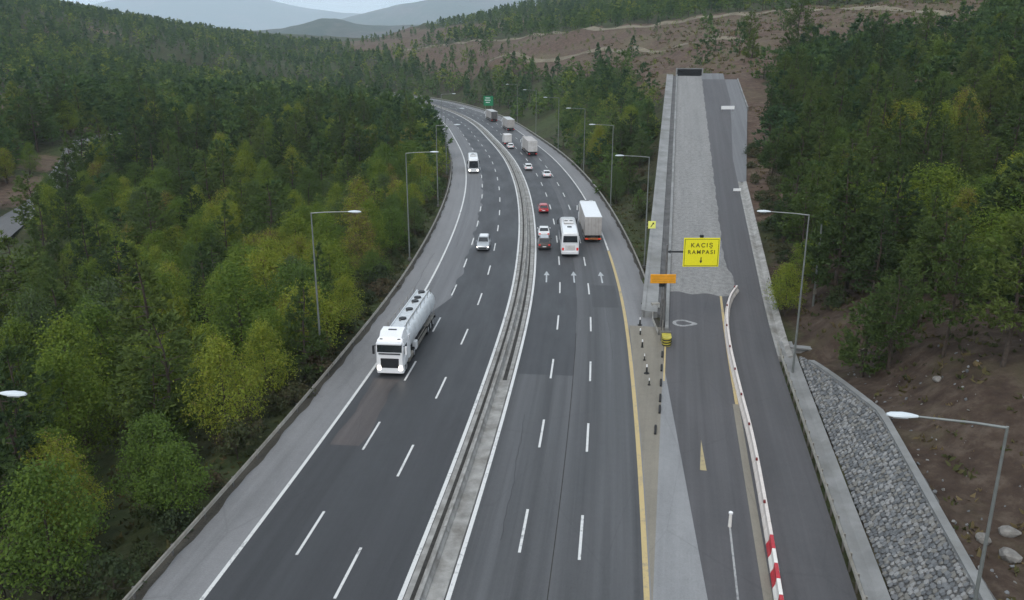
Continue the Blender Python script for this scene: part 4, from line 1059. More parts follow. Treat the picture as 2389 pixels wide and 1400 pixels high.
def tractor(e, lights, y0, paintm=W_PAINT, tall=True):
    """cab-over tractor; y0 = front of the cab"""
    W = 2.5; L = 2.25; zb, zt = 0.95, 3.35
    def ring(y, w, a, b_): h = w / 2; return [(-h + .1, y, a), (h - .1, y, a), (h, y, a + .12), (h, y, b_ - .3), (h - .12, y, b_), (-h + .12, y, b_), (-h, y, b_ - .3), (-h, y, a + .12)]
    cab = MB(); cab.loft([ring(y0 - L, W, zb, zt), ring(y0 - 0.35, W, zb - 0.1, zt), ring(y0 - 0.12, W - 0.06, zb - 0.15, zt - 0.35), ring(y0, W - 0.2, zb - 0.15, 2.2)])
    fix_normals(cab.build('cab', paintm, e, True, 30))
    # roof fairing
    fr = MB(); fr.loft([[(-1.15, y0 - L, 3.3), (1.15, y0 - L, 3.3), (1.0, y0 - L, 3.95), (-1.0, y0 - L, 3.95)], [(-1.15, y0 - 1.2, 3.3), (1.15, y0 - 1.2, 3.3), (1.02, y0 - 1.2, 3.88), (-1.02, y0 - 1.2, 3.88)],
                        [(-1.1, y0 - 0.45, 3.25), (1.1, y0 - 0.45, 3.25), (1.0, y0 - 0.62, 3.5), (-1.0, y0 - 0.62, 3.5)]])
    f_ = fix_normals(fr.build('roof_fairing', paintm, e, True, 30))
    MB().cbox(-0.38, 0.38, y0 - 1.65, y0 - 1.4, 3.905, 3.95, 0.015).build('roof_hatch', DARK_M, f_)
    for sx in (-0.8, 0.8): MB().cbox(sx - 0.13, sx + 0.13, y0 - 0.5, y0 - 0.38, 3.3, 3.42, 0.02).build('roof_lamp', DARK_M, f_)
    # windscreen and visor, band below it
    pane('windscreen', [(1.13, y0 + 0.0, 2.2), (-1.13, y0 + 0.0, 2.2), (-1.15, y0 - 0.14, 3.02), (1.15, y0 - 0.14, 3.02)], e, ins=(0.01, 0.01, 0.02, 0.1), off=0.03)
    MB().cbox(-1.15, 1.15, y0 - 0.16, y0 + 0.2, 3.02, 3.2, 0.04).build('sun_visor', paintm, e)
    MB().cbox(-0.98, 0.98, y0 - 0.02, y0 + 0.06, 2.08, 2.2, 0.02).build('wiper_panel', DARK_M, e)
    MB().cbox(-0.82, 0.82, y0 - 0.04, y0 + 0.05, 0.82, 1.72, 0.03).build('grille', DARK_M, e)
    bmp = MB(); bmp.loft([[(-1.22, y0 - 0.7, 0.35), (1.22, y0 - 0.7, 0.35), (1.22, y0 - 0.7, 0.8), (-1.22, y0 - 0.7, 0.8)], [(-1.22, y0 - 0.1, 0.32), (1.22, y0 - 0.1, 0.32), (1.22, y0 - 0.1, 0.82), (-1.22, y0 - 0.1, 0.82)], [(-1.05, y0 + 0.1, 0.36), (1.05, y0 + 0.1, 0.36), (1.05, y0 + 0.06, 0.8), (-1.05, y0 + 0.06, 0.8)]])
    fix_normals(bmp.build('bumper', paintm, e, True, 30))
    for sx in (-1, 1):
        MB().cbox(sx * 0.98 - 0.17, sx * 0.98 + 0.17, y0 - 0.02, y0 + 0.1, 0.62, 0.98, 0.03).build('headlight', HEADLAMP if lights else BULB_OFF, e)
        x = sx * 1.25
        q = [(x, y0 - 1.55, 1.95), (x, y0 - 0.3, 1.95), (x, y0 - 0.45, 2.8), (x, y0 - 1.55, 2.8)]
        if sx < 0: q = [q[1], q[0], q[3], q[2]]
        pane('side_window', q, e, ins=(0.05, 0.05, 0.05, 0.05), off=0.015)
        MB().box(x - 0.03 if sx > 0 else x - 0.05, x + 0.05 if sx > 0 else x + 0.03, y0 - 1.6, y0 - 0.35, 1.0, 1.7).build('door_step_panel', paintm, e)
        MB().cbox(x + sx * 0.22 - 0.1, x + sx * 0.22 + 0.1, y0 - 0.22, y0 - 0.08, 2.05, 2.85, 0.03).build('mirror', DARK_M if sx > 0 else paintm, e)
        MB().box(min(x, x + sx * 0.22), max(x, x + sx * 0.22), y0 - 0.2, y0 - 0.16, 2.8, 2.86).build('mirror_arm', DARK_M, e)
        wheel(e, sx * 1.03, y0 - 1.4, WTRK, 0.5); wheel(e, sx * 0.98, y0 - 5.1, WTRK, 0.5)
        MB().cbox(sx * 0.98 - 0.26, sx * 0.98 + 0.26, y0 - 4.3, y0 - 2.45, 0.45, 1.0, 0.08).build('fuel_tank', paintm if sx > 0 else STEEL, e)
        MB().cbox(x - 0.06, x + 0.06, y0 - L - 0.5, y0 - L - 0.02, 1.0, 3.2, 0.02).build('side_deflector', paintm, e)
    MB().box(-0.45, 0.45, y0 - 6.0, y0 - 0.6, 0.62, 0.94).build('chassis', CHASSIS, e)
def axles(e, ys, guard=True):
    for y in ys:
        for sx in (-1, 1): wheel(e, sx * 1.05, y, WTRK, 0.5)
def tail(e, y, w=2.4, mat=None):
    MB().cbox(-w / 2, w / 2, y - 0.02, y + 0.12, 0.5, 0.78, 0.03).build('rear_bumper', mat or DARK_M, e)
    for sx in (-1, 1): MB().cbox(sx * 0.95 - 0.22, sx * 0.95 + 0.22, y - 0.05, y + 0.02, 0.56, 0.72, 0.02).build('tail_light', RED_LAMP, e)
def tanker(label, loc, rz):
    e = empty('tanker_truck', loc, rz); tag(e, label, 'truck')
    tractor(e, True, 8.0)
    tk = MB(); rings = []
    for y, k in ((-8.0, 0.55), (-7.9, 0.8), (-7.65, 0.96), (-7.2, 1), (-3, 1), (1, 1), (4.55, 1), (4.95, 0.96), (5.2, 0.8), (5.3, 0.55)):
        rings.append([(1.24 * k * math.copysign(abs(math.cos(a)) ** 0.8, math.cos(a)), y, 2.35 + 1.2 * k * math.copysign(abs(math.sin(a)) ** 0.85, math.sin(a))) for a in np.linspace(0, 2 * math.pi, 28, endpoint=False)])
    tk.loft(rings); tank = fix_normals(tk.build('tank', TANK_M, e, True, 40))
    for y in (-6.4, -4.4, -2.6, -0.8, 1.2, 3.2):      # seams around the barrel
        rg = MB(); rg.loft([[(1.25 * k * math.copysign(abs(math.cos(a)) ** 0.8, math.cos(a)), y + dy, 2.35 + 1.21 * k * math.copysign(abs(math.sin(a)) ** 0.85, math.sin(a))) for a in np.linspace(0, 2 * math.pi, 28, endpoint=False)] for dy, k in ((-0.05, 1.0), (-0.03, 1.012), (0.03, 1.012), (0.05, 1.0))]); fix_normals(rg.build('band', TANK_M, tank, True))
    for sx in (-0.62, 0.62): MB().box(sx - 0.04, sx + 0.04, -7.4, 4.9, 3.44, 3.66).build('walkway_coaming', TANK_M, tank)
    MB().box(-0.575, 0.575, -7.3, 4.8, 3.552, 3.575).build('walkway', plain('walkway_grey', (0.5, 0.53, 0.55), 0.5), tank)
    for y in (-6.6, -4.6, -3.3, -0.6, 2.4): 
        hm = MB(); hm.cyl((0, y, 3.65), (0, 0, 1), 0.36, 0.14, 16); hm.build('hatch', DARK_M, tank, True)
        MB().cyl((0.12, y + 0.55, 3.63), (0, 0, 1), 0.1, 0.1, 10).build('valve_cap', STEEL_D, tank)
    for sx in (-0.95, 0.95):                            # hand rails
        MB().tube([(sx * 0.9, -7.0, 3.3), (sx * 0.9, -7.0, 3.95), (sx * 0.9, 4.6, 3.95), (sx * 0.9, 4.6, 3.3)], 0.028, 5).build('hand_rail', STEEL, tank)
        for y in np.arange(-5.5, 4.0, 1.8): MB().tube([(sx * 0.9, y, 3.3), (sx * 0.9, y, 3.95)], 0.022, 5).build('rail_post', STEEL, tank)
        MB().cbox(sx * 1.28 - 0.02, sx * 1.28 + 0.02, -7.0, 1.6, 1.25, 1.4, 0.01).build('side_marker_rail', STEEL, e)
        MB().cbox(sx * 1.24 - 0.03, sx * 1.24 + 0.03, -2.9, 1.6, 0.55, 0.95, 0.01).build('side_guard', STEEL, e)
        MB().cbox(sx * 1.12 - 0.2, sx * 1.12 + 0.2, 1.85, 2.6, 0.6, 1.4, 0.05).build('hose_locker', W_PAINT, e)
        MB().cbox(sx * 1.1 - 0.22, sx * 1.1 + 0.22, -6.9, -3.05, 1.04, 1.1, 0.02).build('mudguard', STEEL, e)
    MB().box(-0.5, 0.5, -7.6, 4.6, 0.9, 1.25).build('chassis', CHASSIS, e)
    axles(e, (-6.25, -4.95, -3.65)); tail(e, -7.75)
    return e
def box_truck(label, loc, rz, boxm, rearm, lights=False, trailer=True, topm=None, group='trucks on the motorway', bump=None):
    e = empty('box_truck', loc, rz); tag(e, label, 'truck', group)
    y0 = 7.9; tractor(e, lights, y0)
    r, f, z0, z1 = -8.1, 5.2, 1.15, 3.95
    MB().cbox(-1.27, 1.27, r, f, z0, z1, 0.04).build('cargo_box', boxm, e)
    MB().cbox(-1.275, 1.275, r - 0.005, f + 0.005, z1 + 0.001, z1 + 0.05, 0.02).build('roof', topm or W_PAINT, e)
    for sx in (-1, 1):
        d = MB().cbox(sx * 0.615 - 0.6, sx * 0.615 + 0.6, r - 0.06, r - 0.001, z0 + 0.08, z1 - 0.06, 0.015).build('rear_door', rearm, e)
        for k in (0.3, 0.78): MB().tube([(sx * k, r - 0.085, z0 + 0.12), (sx * k, r - 0.085, z1 - 0.12)], 0.022, 5).build('lock_bar', STEEL, d)
        for k in np.arange(r + 1.2, f - 0.3, 1.9): MB().box(sx * 1.285 - 0.012, sx * 1.285 + 0.012, k - 0.03, k + 0.03, z0 + 0.02, z1 - 0.02).build('side_rib', rearm, e)
        MB().cbox(sx * 1.22 - 0.03, sx * 1.22 + 0.03, -2.8, 1.5, 0.5, 0.9, 0.01).build('side_guard', STEEL_D, e)
    MB().box(-0.5, 0.5, r + 0.1, f - 0.2, 0.85, 1.149).build('chassis', CHASSIS, e)
    axles(e, (r + 1.9, r + 3.2, r + 4.5)); tail(e, r + 0.05, 2.45, bump)
    return e
def light_truck(label, loc, rz, boxm, L=6.6, group='trucks on the motorway'):
    e = empty('delivery_truck', loc, rz); tag(e, label, 'truck', group)
    h = L / 2
    cab = MB(); cab.loft([[(-1.0, y, a), (1.0, y, a), (1.05, y, a + .3), (1.02, y, b_ - .3), (.9, y, b_), (-.9, y, b_), (-1.02, y, b_ - .3), (-1.05, y, a + .3)] for y, a, b_ in ((h - 1.7, 0.5, 2.35), (h - 0.7, 0.45, 2.35), (h - 0.15, 0.45, 1.55), (h, 0.5, 1.3))])
    fix_normals(cab.build('cab', W_PAINT, e, True, 30))
    pane('windscreen', [(0.95, h - 0.15, 1.45), (-0.95, h - 0.15, 1.45), (-0.88, h - 0.68, 2.28), (0.88, h - 0.68, 2.28)], e, off=0.04)
    MB().cbox(-1.1, 1.1, -h, h - 1.75, 0.85, 3.1, 0.05).build('cargo_box', boxm, e)
    for sx in (-1, 1):
        MB().cbox(sx * 0.53 - 0.51, sx * 0.53 + 0.51, -h - 0.04, -h - 0.001, 0.92, 3.0, 0.015).build('rear_door', boxm, e)
        for y in (h - 1.1, -h + 1.3): wheel(e, sx * 0.92, y, WCAR, 0.36)
        MB().cbox(sx * 0.8 - 0.16, sx * 0.8 + 0.16, h - 0.1, h + 0.03, 0.7, 0.95, 0.02).build('headlight', BULB_OFF, e)
    MB().box(-0.5, 0.5, -h + 0.1, h - 1.0, 0.42, 0.849).build('chassis', CHASSIS, e); tail(e, -h, 2.0)
    return e
def bus(label, loc, rz, lights=False, ac=True, group='buses on the motorway', front_dark=False):
    e = empty('bus', loc, rz); tag(e, label, 'bus', group)
    L = 12.2; h = L / 2; W = 2.52
    def ring(y, w, zb, zt, tw):
        a = w / 2; return [(-a + .08, y, zb), (a - .08, y, zb), (a, y, zb + .15), (a, y, 1.7), (tw, y, zt - .32), (tw - .18, y, zt - 0.06), (tw - .5, y, zt), (-tw + .5, y, zt), (-tw + .18, y, zt - 0.06), (-tw, y, zt - .32), (-a, y, 1.7), (-a, y, zb + .15)]
    bd = MB(); bd.loft([ring(-h, W - .3, .5, 3.3, 1.0), ring(-h + .12, W - .06, .36, 3.46, 1.14), ring(-h + .6, W, .32, 3.5, 1.18), ring(h - .9, W, .32, 3.5, 1.18), ring(h - .25, W - .08, .34, 3.36, 1.12), ring(h, W - .36, .42, 3.0, 0.98)])
    fix_normals(bd.build('body', W_PAINT, e, True, 30))
    for sx in (-1, 1):
        n = 7; ys = np.linspace(-h + 0.9, h - 1.3, n + 1)
        for a, b_ in zip(ys[:-1], ys[1:]):
            q = [(sx * 1.262, a, 1.72), (sx * 1.262, b_, 1.72), (sx * 1.182, b_, 3.1), (sx * 1.182, a, 3.1)]
            if sx < 0: q = [q[1], q[0], q[3], q[2]]
            pane('side_window', q, e, ins=(0.02, 0.02, 0.02, 0.02), off=0.015)
        for y in (-h + 2.6, -h + 3.9, h - 2.6): wheel(e, sx * 1.1, y, WTRK, 0.5)
        MB().cbox(sx * 1.0 - 0.14, sx * 1.0 + 0.14, -h - 0.02, -h + 0.06, 0.95, 1.35, 0.03).build('tail_light', RED_LAMP if not lights else BULB_OFF, e)
        MB().cbox(sx * 0.95 - 0.18, sx * 0.95 + 0.18, h - 0.09, h + 0.04, 0.62, 0.92, 0.03).build('headlight', HEADLAMP if lights else BULB_OFF, e)
        MB().cbox(sx * 1.42 - 0.08, sx * 1.42 + 0.08, h - 0.1, h + 0.16, 2.2, 2.9, 0.03).build('mirror', DARK_M, e)
        MB().tube([(sx * 1.05, h - 0.2, 3.05), (sx * 1.4, h + 0.05, 3.0), (sx * 1.42, h + 0.04, 2.85)], 0.04, 5).build('mirror_arm', DARK_M, e)
    pane('rear_window', [(-1.05, -h - 0.01, 2.1), (1.05, -h - 0.01, 2.1), (1.0, -h + 0.0, 3.05), (-1.0, -h + 0.0, 3.05)], e, ins=(0.02, 0.02, 0.02, 0.02), off=0.04)
    pane('windscreen', [(1.08, h + 0.0, 1.25), (-1.08, h + 0.0, 1.25), (-0.98, h - 0.02, 2.95), (0.98, h - 0.02, 2.95)], e, ins=(0, 0, 0.02, 0.02), off=0.05)
    MB().cbox(-1.12, 1.12, -h - 0.07, -h + 0.15, 0.42, 0.82, 0.05).build('rear_bumper', W_PAINT, e)
    MB().box(-1.1, 1.1, -h + 0.3, h - 0.4, 0.16, 0.34).build('underbody', CHASSIS, e)  # added beneath the bus floor to darken the shadow on the road
    MB().cbox(-0.7, 0.7, -h - 0.02, -h + 0.05, 1.0, 1.7, 0.03).build('engine_cover', W_DULL, e)
    MB().cbox(-0.3, 0.3, -h - 0.08, -h - 0.06, 0.58, 0.7, 0.005).build('number_plate', WHITE_P, e)
    if ac:
        a = MB().cbox(-0.75, 0.75, -0.2, 2.4, 3.502, 3.72, 0.08).build('roof_cooler', W_DULL, e)
        for x in (-0.35, 0.35): MB().cyl((x, 1.1, 3.735), (0, 0, 1), 0.27, 0.04, 14).build('fan_grille', DARK_M, a)
        MB().cbox(-0.32, 0.32, -2.6, -2.0, 3.502, 3.58, 0.03).build('roof_hatch', DARK_M, e)
    return e
# left carriageway, driving towards the camera
p, a = on_road(76.6, -9.75, -1); tanker('white tanker truck with headlights on in the slow lane', p, a)
p, a = on_road(119.5, -6.35, -1); car('silver car with headlights on coming down the middle lane', p, a, 'suv', SILVER, lights=True, roof=W_PAINT)
p, a = on_road(201.5, -10.0, -1); bus('white coach with lit headlights approaching beside the trees', p, a, True)
# right carriageway, driving away
p, a = on_road(120.2, 6.1); bus('white coach with roof coolers driving away in the middle lane', p, a)
p, a = on_road(130.9, 9.85); box_truck('white-topped box truck with grey rear doors beside the coach', p, a, C_TARP, C_TARP, bump=BUMPER_Y)
p, a = on_road(120.4, 2.55); car('dark brown car at the median, last of the queue in the fast lane', p, a, 'suv', DARKCAR, roof=SILVER)
p, a = on_road(128.4, 2.6); car('white saloon in the fast lane just ahead of the dark car', p, a, 'sedan', W_PAINT)
p, a = on_road(148.2, 3.1); car('red hatchback alone in the fast lane', p, a, 'hatch', RED_P, roof=plain('red_roof_sheen', (0.5, 0.12, 0.13), 0.3, 0, 0.05))
p, a = on_road(190.0, 6.5); car('white car in the middle lane, nearer of the two beyond the red one', p, a, 'sedan', W_PAINT)
p, a = on_road(201.8, 3.2); car('white car in the fast lane, behind the far box truck', p, a, 'hatch', W_PAINT)
p, a = on_road(234.5, 6.9); box_truck('grey-sided box truck in the middle lane round the start of the bend', p, a, C_TARP, W_DULL, topm=C_TARP)
p, a = on_road(246.2, 2.9); car('small white car following a delivery truck on the bend', p, a, 'hatch', W_PAINT)
p, a = on_road(256, 3.0); light_truck('small white delivery truck in the fast lane on the bend', p, a, W_DULL)
p, a = on_road(304, 9.2); box_truck('white-roofed lorry on the outer lane of the bend', p, a, C_TARP, C_TARP)
p, a = on_road(342, 8.3); box_truck('farthest lorry with a dark rear going round the bend', p, a, C_TARP, plain('dark_rear_doors', (0.09, 0.09, 0.09), 0.6))

# ------------------------------------------------------------------ trees
def quads(Cn, U, W):
    """leaf blades: kite quads centred at Cn with half-axes U (long) and W (short)"""
    V = np.stack([Cn - U, Cn - U * 0.1 + W, Cn + U, Cn - U * 0.1 - W], 1).reshape(-1, 3)
    F = np.arange(len(V)).reshape(-1, 4)
    return V, F
def unit(a): return a / (np.linalg.norm(a, axis=-1, keepdims=True) + 1e-9)
def leaf_blades(r, P, out, size, aspect=0.6, spread=0.7):
    """P centres, out outward directions"""
    n = unit(out + r.normal(size=P.shape) * spread); n[:, 2] += 0.25; n = unit(n)
    u = unit(np.cross(n, r.normal(size=P.shape))); w = np.cross(n, u)
    s = size * r.uniform(0.65, 1.35, (len(P), 1))
    return quads(P, u * s, w * s * aspect)
def broad_crown(seed, H, Rr, n_clump, n_leaf, size, pointed=0.5):
    r = np.random.default_rng(seed); Ps, Os = [], []; clumps = []
    for i in range(n_clump):
        v = (i + 0.5) / n_clump; zz = 0.2 + 0.8 * v
        env = math.sin(math.pi * min(1, (0.16 + 0.84 * (1 - v) ** (0.7 + 0.4 * pointed)))) if False else (1 - v ** (1.6 + 1.2 * (1 - pointed))) ** (0.75) * (0.55 + 0.45 * min(1, v / 0.25))
        a = i * 2.4 + r.uniform(-0.5, 0.5); d = Rr * env * r.uniform(0.42, 1.0)
        c = np.array([d * math.cos(a), d * math.sin(a), H * zz * r.uniform(0.94, 1.03)]); cr = Rr * r.uniform(0.22, 0.46) * (0.75 + 0.35 * env)
        clumps.append((c, cr))
    for c, cr in clumps:
        k = int(n_leaf / n_clump * (cr / (Rr * 0.36)) ** 1.6)
        d = unit(r.normal(size=(k, 3))); d[:, 2] = np.where(d[:, 2] < -0.35, -d[:, 2], d[:, 2])
        rad = cr * np.where(r.uniform(size=(k, 1)) < 0.1, r.uniform(1.1, 1.5, (k, 1)), r.uniform(0.45, 1.15, (k, 1))); P = c + d * rad * np.array([1, 1, 0.95])
        Ps.append(P); Os.append(unit(d + 0.35 * unit(c * np.array([1, 1, 0.2]))))
    P = np.vstack(Ps); O = np.vstack(Os)
    return leaf_blades(r, P, O, size), clumps
def pine_crown(seed, H, Rr, n_whorl, n_br, n_tuft, size, base=0.16, rounded=0.4):
    r = np.random.default_rng(seed); Ps, Ds = [], []; tips = []
    for i in range(n_whorl):
        v = i / (n_whorl - 1); z = H * (base + (0.97 - base) * v)
        L = Rr * (1 - v) ** (0.95 - 0.45 * rounded) * (0.72 + 0.28 * min(1, v / 0.18)) + 0.12
        for b in range(max(3, int(n_br * (1 - 0.45 * v)))):
            a = r.uniform(0, 6.28); l = L * r.uniform(0.7, 1.12); lift = r.uniform(0.02, 0.3) + 0.35 * v
            nt_ = max(3, int(n_tuft * l / Rr + 2)); u = np.sqrt(r.uniform(0.12, 1, nt_))
            side = r.normal(size=nt_) * 0.13 * l * u
            x = l * u * math.cos(a) - side * math.sin(a); y = l * u * math.sin(a) + side * math.cos(a); zz = z + l * (lift * u - 0.22 * u * (1 - u)) + r.normal(size=nt_) * 0.08 * l
            Ps.append(np.stack([x, y, zz], 1)); Ds.append(np.tile([math.cos(a), math.sin(a), 0.45], (nt_, 1))); tips.append((np.array([l * 0.9 * math.cos(a), l * 0.9 * math.sin(a), z + l * lift * 0.8]), z))
    Ps.append(np.stack([r.normal(size=8) * 0.08, r.normal(size=8) * 0.08, H * r.uniform(0.93, 1.03, 8)], 1)); Ds.append(np.tile([0, 0, 1.0], (8, 1)))
    P = np.repeat(np.vstack(Ps), 5, 0); D = np.repeat(np.vstack(Ds), 5, 0)
    d = unit(D + r.normal(size=P.shape) * 0.75); s = size * r.uniform(0.7, 1.3, (len(P), 1))
    w = unit(np.cross(d, r.normal(size=P.shape)))
    return quads(P + d * s * 0.7, d * s, w * s * 0.3), tips
def trunk_obj(H, r0, limbs, seed):
    r = np.random.default_rng(seed); mb = MB(); k = 5
    pts = [(r.normal() * 0.02 * H * (i / k), r.normal() * 0.02 * H * (i / k), H * i / k) for i in range(k + 1)]; pts[0] = (0, 0, -0.7)
    mb.tube(pts, [r0 * 1.2] + [r0 * (1 - 0.85 * i / k) for i in range(1, k + 1)], 7)
    for tip, z in limbs:
        f = min(1, max(0.05, z / H)); i = min(k - 1, int(f * k)); q = np.array(pts[i]) * (1 - (f * k - i)) + np.array(pts[i + 1]) * (f * k - i)
        midp = q * 0.45 + tip * 0.55 + np.array([0, 0, -0.06 * H * 0.3])
        mb.tube([tuple(q), tuple(midp), tuple(tip)], [r0 * 0.42 * (1 - 0.6 * f), r0 * 0.22 * (1 - 0.5 * f), 0.015], 5)
    return mb.build('trunk', BARK, None, True, link=False).data
PROTO = {'broad': [], 'pine': [], 'shrub': []}
for i, (H, Rr, pt, nl, ls) in enumerate([(7.6, 2.7, 0.8, 8200, 0.088), (8.6, 3.1, 0.6, 9600, 0.092), (6.6, 2.9, 0.3, 8200, 0.088), (9.4, 2.9, 0.9, 9000, 0.092), (7.2, 3.3, 0.2, 9400, 0.092)]):
    (V, F), cl = broad_crown(100 + i, H, Rr, 34 + 4 * i, nl, ls, pt)
    lim = [(c * np.array([0.85, 0.85, 0.97]), max(0.12 * H, c[2] * 0.55)) for c, _ in cl[:14]]
    PROTO['broad'].append((np_mesh('crown', V, F, L_BROAD), trunk_obj(H * 0.9, 0.16, lim, i), H, Rr))
for i, (H, Rr, nw, nb, ntf, base, rd) in enumerate([(10.5, 3.0, 17, 8, 13, 0.12, 0.5), (12.5, 3.2, 19, 8, 13, 0.15, 0.3), (9.0, 3.2, 14, 9, 14, 0.15, 0.9), (11.5, 3.6, 16, 9, 13, 0.3, 0.9), (8.0, 2.5, 15, 8, 12, 0.06, 0.4)]):
    (V, F), tips = pine_crown(200 + i, H, Rr, nw, nb, ntf, 0.22, base, rd)
    PROTO['pine'].append((np_mesh('crown', V, F, L_PINE), trunk_obj(H * 0.97, 0.19, tips[::3], 20 + i), H, Rr))
for i, (H, Rr) in enumerate([(2.4, 1.7), (3.0, 1.6), (1.7, 1.5)]):
    (V, F), cl = broad_crown(300 + i, H, Rr, 14, 900, 0.13, 0.2)
    PROTO['shrub'].append((np_mesh('foliage', V, F, L_SHRUB), trunk_obj(H * 0.6, 0.07, [(c * 0.8, 0.2 * H) for c, _ in cl[:9]], 60 + i), H, Rr))
# low-detail crowns for the distant wood
LOW = {'broad': [], 'pine': []}; MIDR = {'broad': [], 'pine': []}; TINY = {'broad': [], 'pine': []}
for i in range(4):
    (V, F), _ = broad_crown(400 + i, 1.0, 0.36, 11, 130, 0.062, 0.3 + 0.2 * i); LOW['broad'].append((V, F))
    r = np.random.default_rng(500 + i); n = 130; v = r.uniform(0.02, 1, n) ** 0.8; a = r.uniform(0, 6.28, n); rad = 0.28 * (1 - v) ** 0.75 * r.uniform(0.55, 1.1, n)
    P = np.stack([rad * np.cos(a), rad * np.sin(a), 0.1 + 0.9 * v], 1); O = np.stack([np.cos(a), np.sin(a), 0.4 + 0 * a], 1)
    LOW['pine'].append(leaf_blades(r, P, O, 0.062, 0.55, 0.6))
    (V, F), _ = broad_crown(460 + i, 1.0, 0.38, 9, 66, 0.085, 0.3 + 0.2 * i); TINY['broad'].append((V, F))
    n = 60; v = r.uniform(0.02, 1, n) ** 0.8; a = r.uniform(0, 6.28, n); rad = 0.28 * (1 - v) ** 0.75 * r.uniform(0.55, 1.1, n)
    TINY['pine'].append(leaf_blades(r, np.stack([rad * np.cos(a), rad * np.sin(a), 0.1 + 0.9 * v], 1), np.stack([np.cos(a), np.sin(a), 0.4 + 0 * a], 1), 0.09, 0.55, 0.6))
    (V, F), _ = broad_crown(420 + i, 1.0, 0.38, 20, 520, 0.034, 0.3 + 0.2 * i); MIDR['broad'].append((V, F))
    (V, F), _ = pine_crown(440 + i, 1.0, 0.3, 9, 5, 2, 0.056, 0.1, 0.5); MIDR['pine'].append((V[:2400], F[:600]) if False else (V, F))

def project(P):
    s_, c_ = math.sin(math.atan(590 / 1950)), math.cos(math.atan(590 / 1950))
    dz = P[:, 2] - CAM_H; zc = P[:, 1] * c_ - dz * s_; dn = -P[:, 1] * s_ - dz * c_
    return np.where(zc > 1, P[:, 0] / np.maximum(zc, 1) * 1950, 1e6), np.where(zc > 1, dn / np.maximum(zc, 1) * 1950, 1e6), zc
def jitter_grid(x0, x1, y0, y1, step, seed):
    r = np.random.default_rng(seed); xs = np.arange(x0, x1, step, dtype=float); ys = np.arange(y0, y1, step, dtype=float)
    X, Y = np.meshgrid(xs, ys); X[1::2] += step / 2
    P = np.stack([X.ravel(), Y.ravel()], 1); return P.astype(float) + r.uniform(-0.42, 0.42, P.shape) * step
def seg_dist(P, line):
    L_ = catmull(np.array(line, float), 8); return np.sqrt(((P[:, None] - L_[None]) ** 2).sum(2)).min(1)
def allowed(P, pad=0.0):
    ro = road_off(P); t, o = ramp_co(P)
    ok = (ro < -17.2 - pad) | (ro > 17.4 + pad)
    right_lim = np.where(t > 70, 18.5, np.where(t < -14, 17.8, 14.2)) + pad
    ok &= ~((t > -110) & (t < RAMP_END + 6) & (o > -5.2 - pad) & (o < right_lim))
    ok &= seg_dist(P, LEFT_ROAD) > 6.0 + pad
    return ok
# special trees whose place the photograph fixes: (kind, proto, x, y, height, label)
special = [('broad', 2, 29.6, 86.0, 5.6, 'round bushy green tree on the verge beside the side road lamp post'),
           ('pine', 0, -82, 190, 15.5, 'very tall dark pine beside the bend of the country road'), ('pine', 1, -70, 176, 15.0, 'tall dark pine in the wood, next right of the tallest by the country road'),
           ('pine', 3, -90, 168, 14.0, 'dark pine hiding the near bend of the country road'), ('pine', 0, -96, 183, 15.0, 'dark pine second along the country road verge'),
           ('pine', 1, -103, 200, 15.0, 'dark pine third along the country road verge'), ('pine', 0, -108, 222, 14.0, 'dark pine where the country road enters the wood'),
           ('pine', 1, -110, 172, 13.5, 'dark pine on the far side of the country road at the left edge'),
           ('pine', 0, -124, 200, 15.0, 'dark pine at the left edge behind the country road'), ('pine', 3, -133, 212, 16.0, 'broad dark pine at the left edge, farther up the clearing'),
           ('pine', 1, -135, 256, 14.5, 'dark blue-green pine standing before the brown clearing on the left'),
           ('pine', 3, 96, 294, 17.0, 'large dark pine standing alone on the brown slope above the ramp end'), ('pine', 3, 79.5, 292, 12.5, 'umbrella-shaped pine with a bare trunk on the brown slope'),
           ('pine', 4, 74, 268, 8.5, 'small dark pine just right of the ramp top'), ('pine', 0, 88, 272, 10.0, 'bushy pine between the ramp top and the lone large pine'),
           ('pine', 3, 34.9, 55.6, 11.0, 'pine with a bare dark trunk at the right edge of the brown floor'), ('pine', 3, 33.4, 60.8, 10.5, 'pine with a bare trunk above the stone bank, second from the right'), ('pine', 2, 29.7, 66.0, 7.2, 'low spreading pine at the far end of the stone bank'),
           ('pine', 3, 38.0, 57.6, 11.5, 'slim pine trunk behind the others at the right edge'),
           ('pine', 3, 41.5, 61.0, 12.0, 'tall pine behind the bare trunks at the right edge'), ('pine', 3, 31.2, 64.5, 9.0, 'pine leaning over the crest of the stone bank'),
           ('broad', 2, -19.2, 75.5, 7.4, 'round yellow-green tree with a full crown near the left guard rail'), ('broad', 3, -44, 84, 9.5, 'tall yellow-green broadleaf tree in the middle of the left wood')]
sp_xy = np.array([(q[2], q[3]) for q in special])
P = np.vstack([jitter_grid(-185, -16, 30, 330, 5.2, 1), jitter_grid(16, 175, 30, 330, 4.9, 2)])
P = P[allowed(P)]
P = P[np.sqrt(((P[:, None] - sp_xy[None]) ** 2).sum(2)).min(1) > 3.6]
P = P[~((P[:, 0] < -0.585 * P[:, 1]) & (P[:, 1] > 112) & (P[:, 1] < 160))]   # open verge before the country road
bz = bareness(P); rr = np.random.default_rng(11)
P = P[rr.uniform(size=len(P)) > np.clip(bz * 1.25, 0.05, 0.985)]
gz_ = ground(P)
kinds = []; 
nlo = wave(P[:, 0] * 0.6 + 20, P[:, 1] * 0.6); rnd = rr.uniform(size=len(P))
left = P[:, 0] < road_at(150)[0][0] - 10
ro_ = road_off(P)
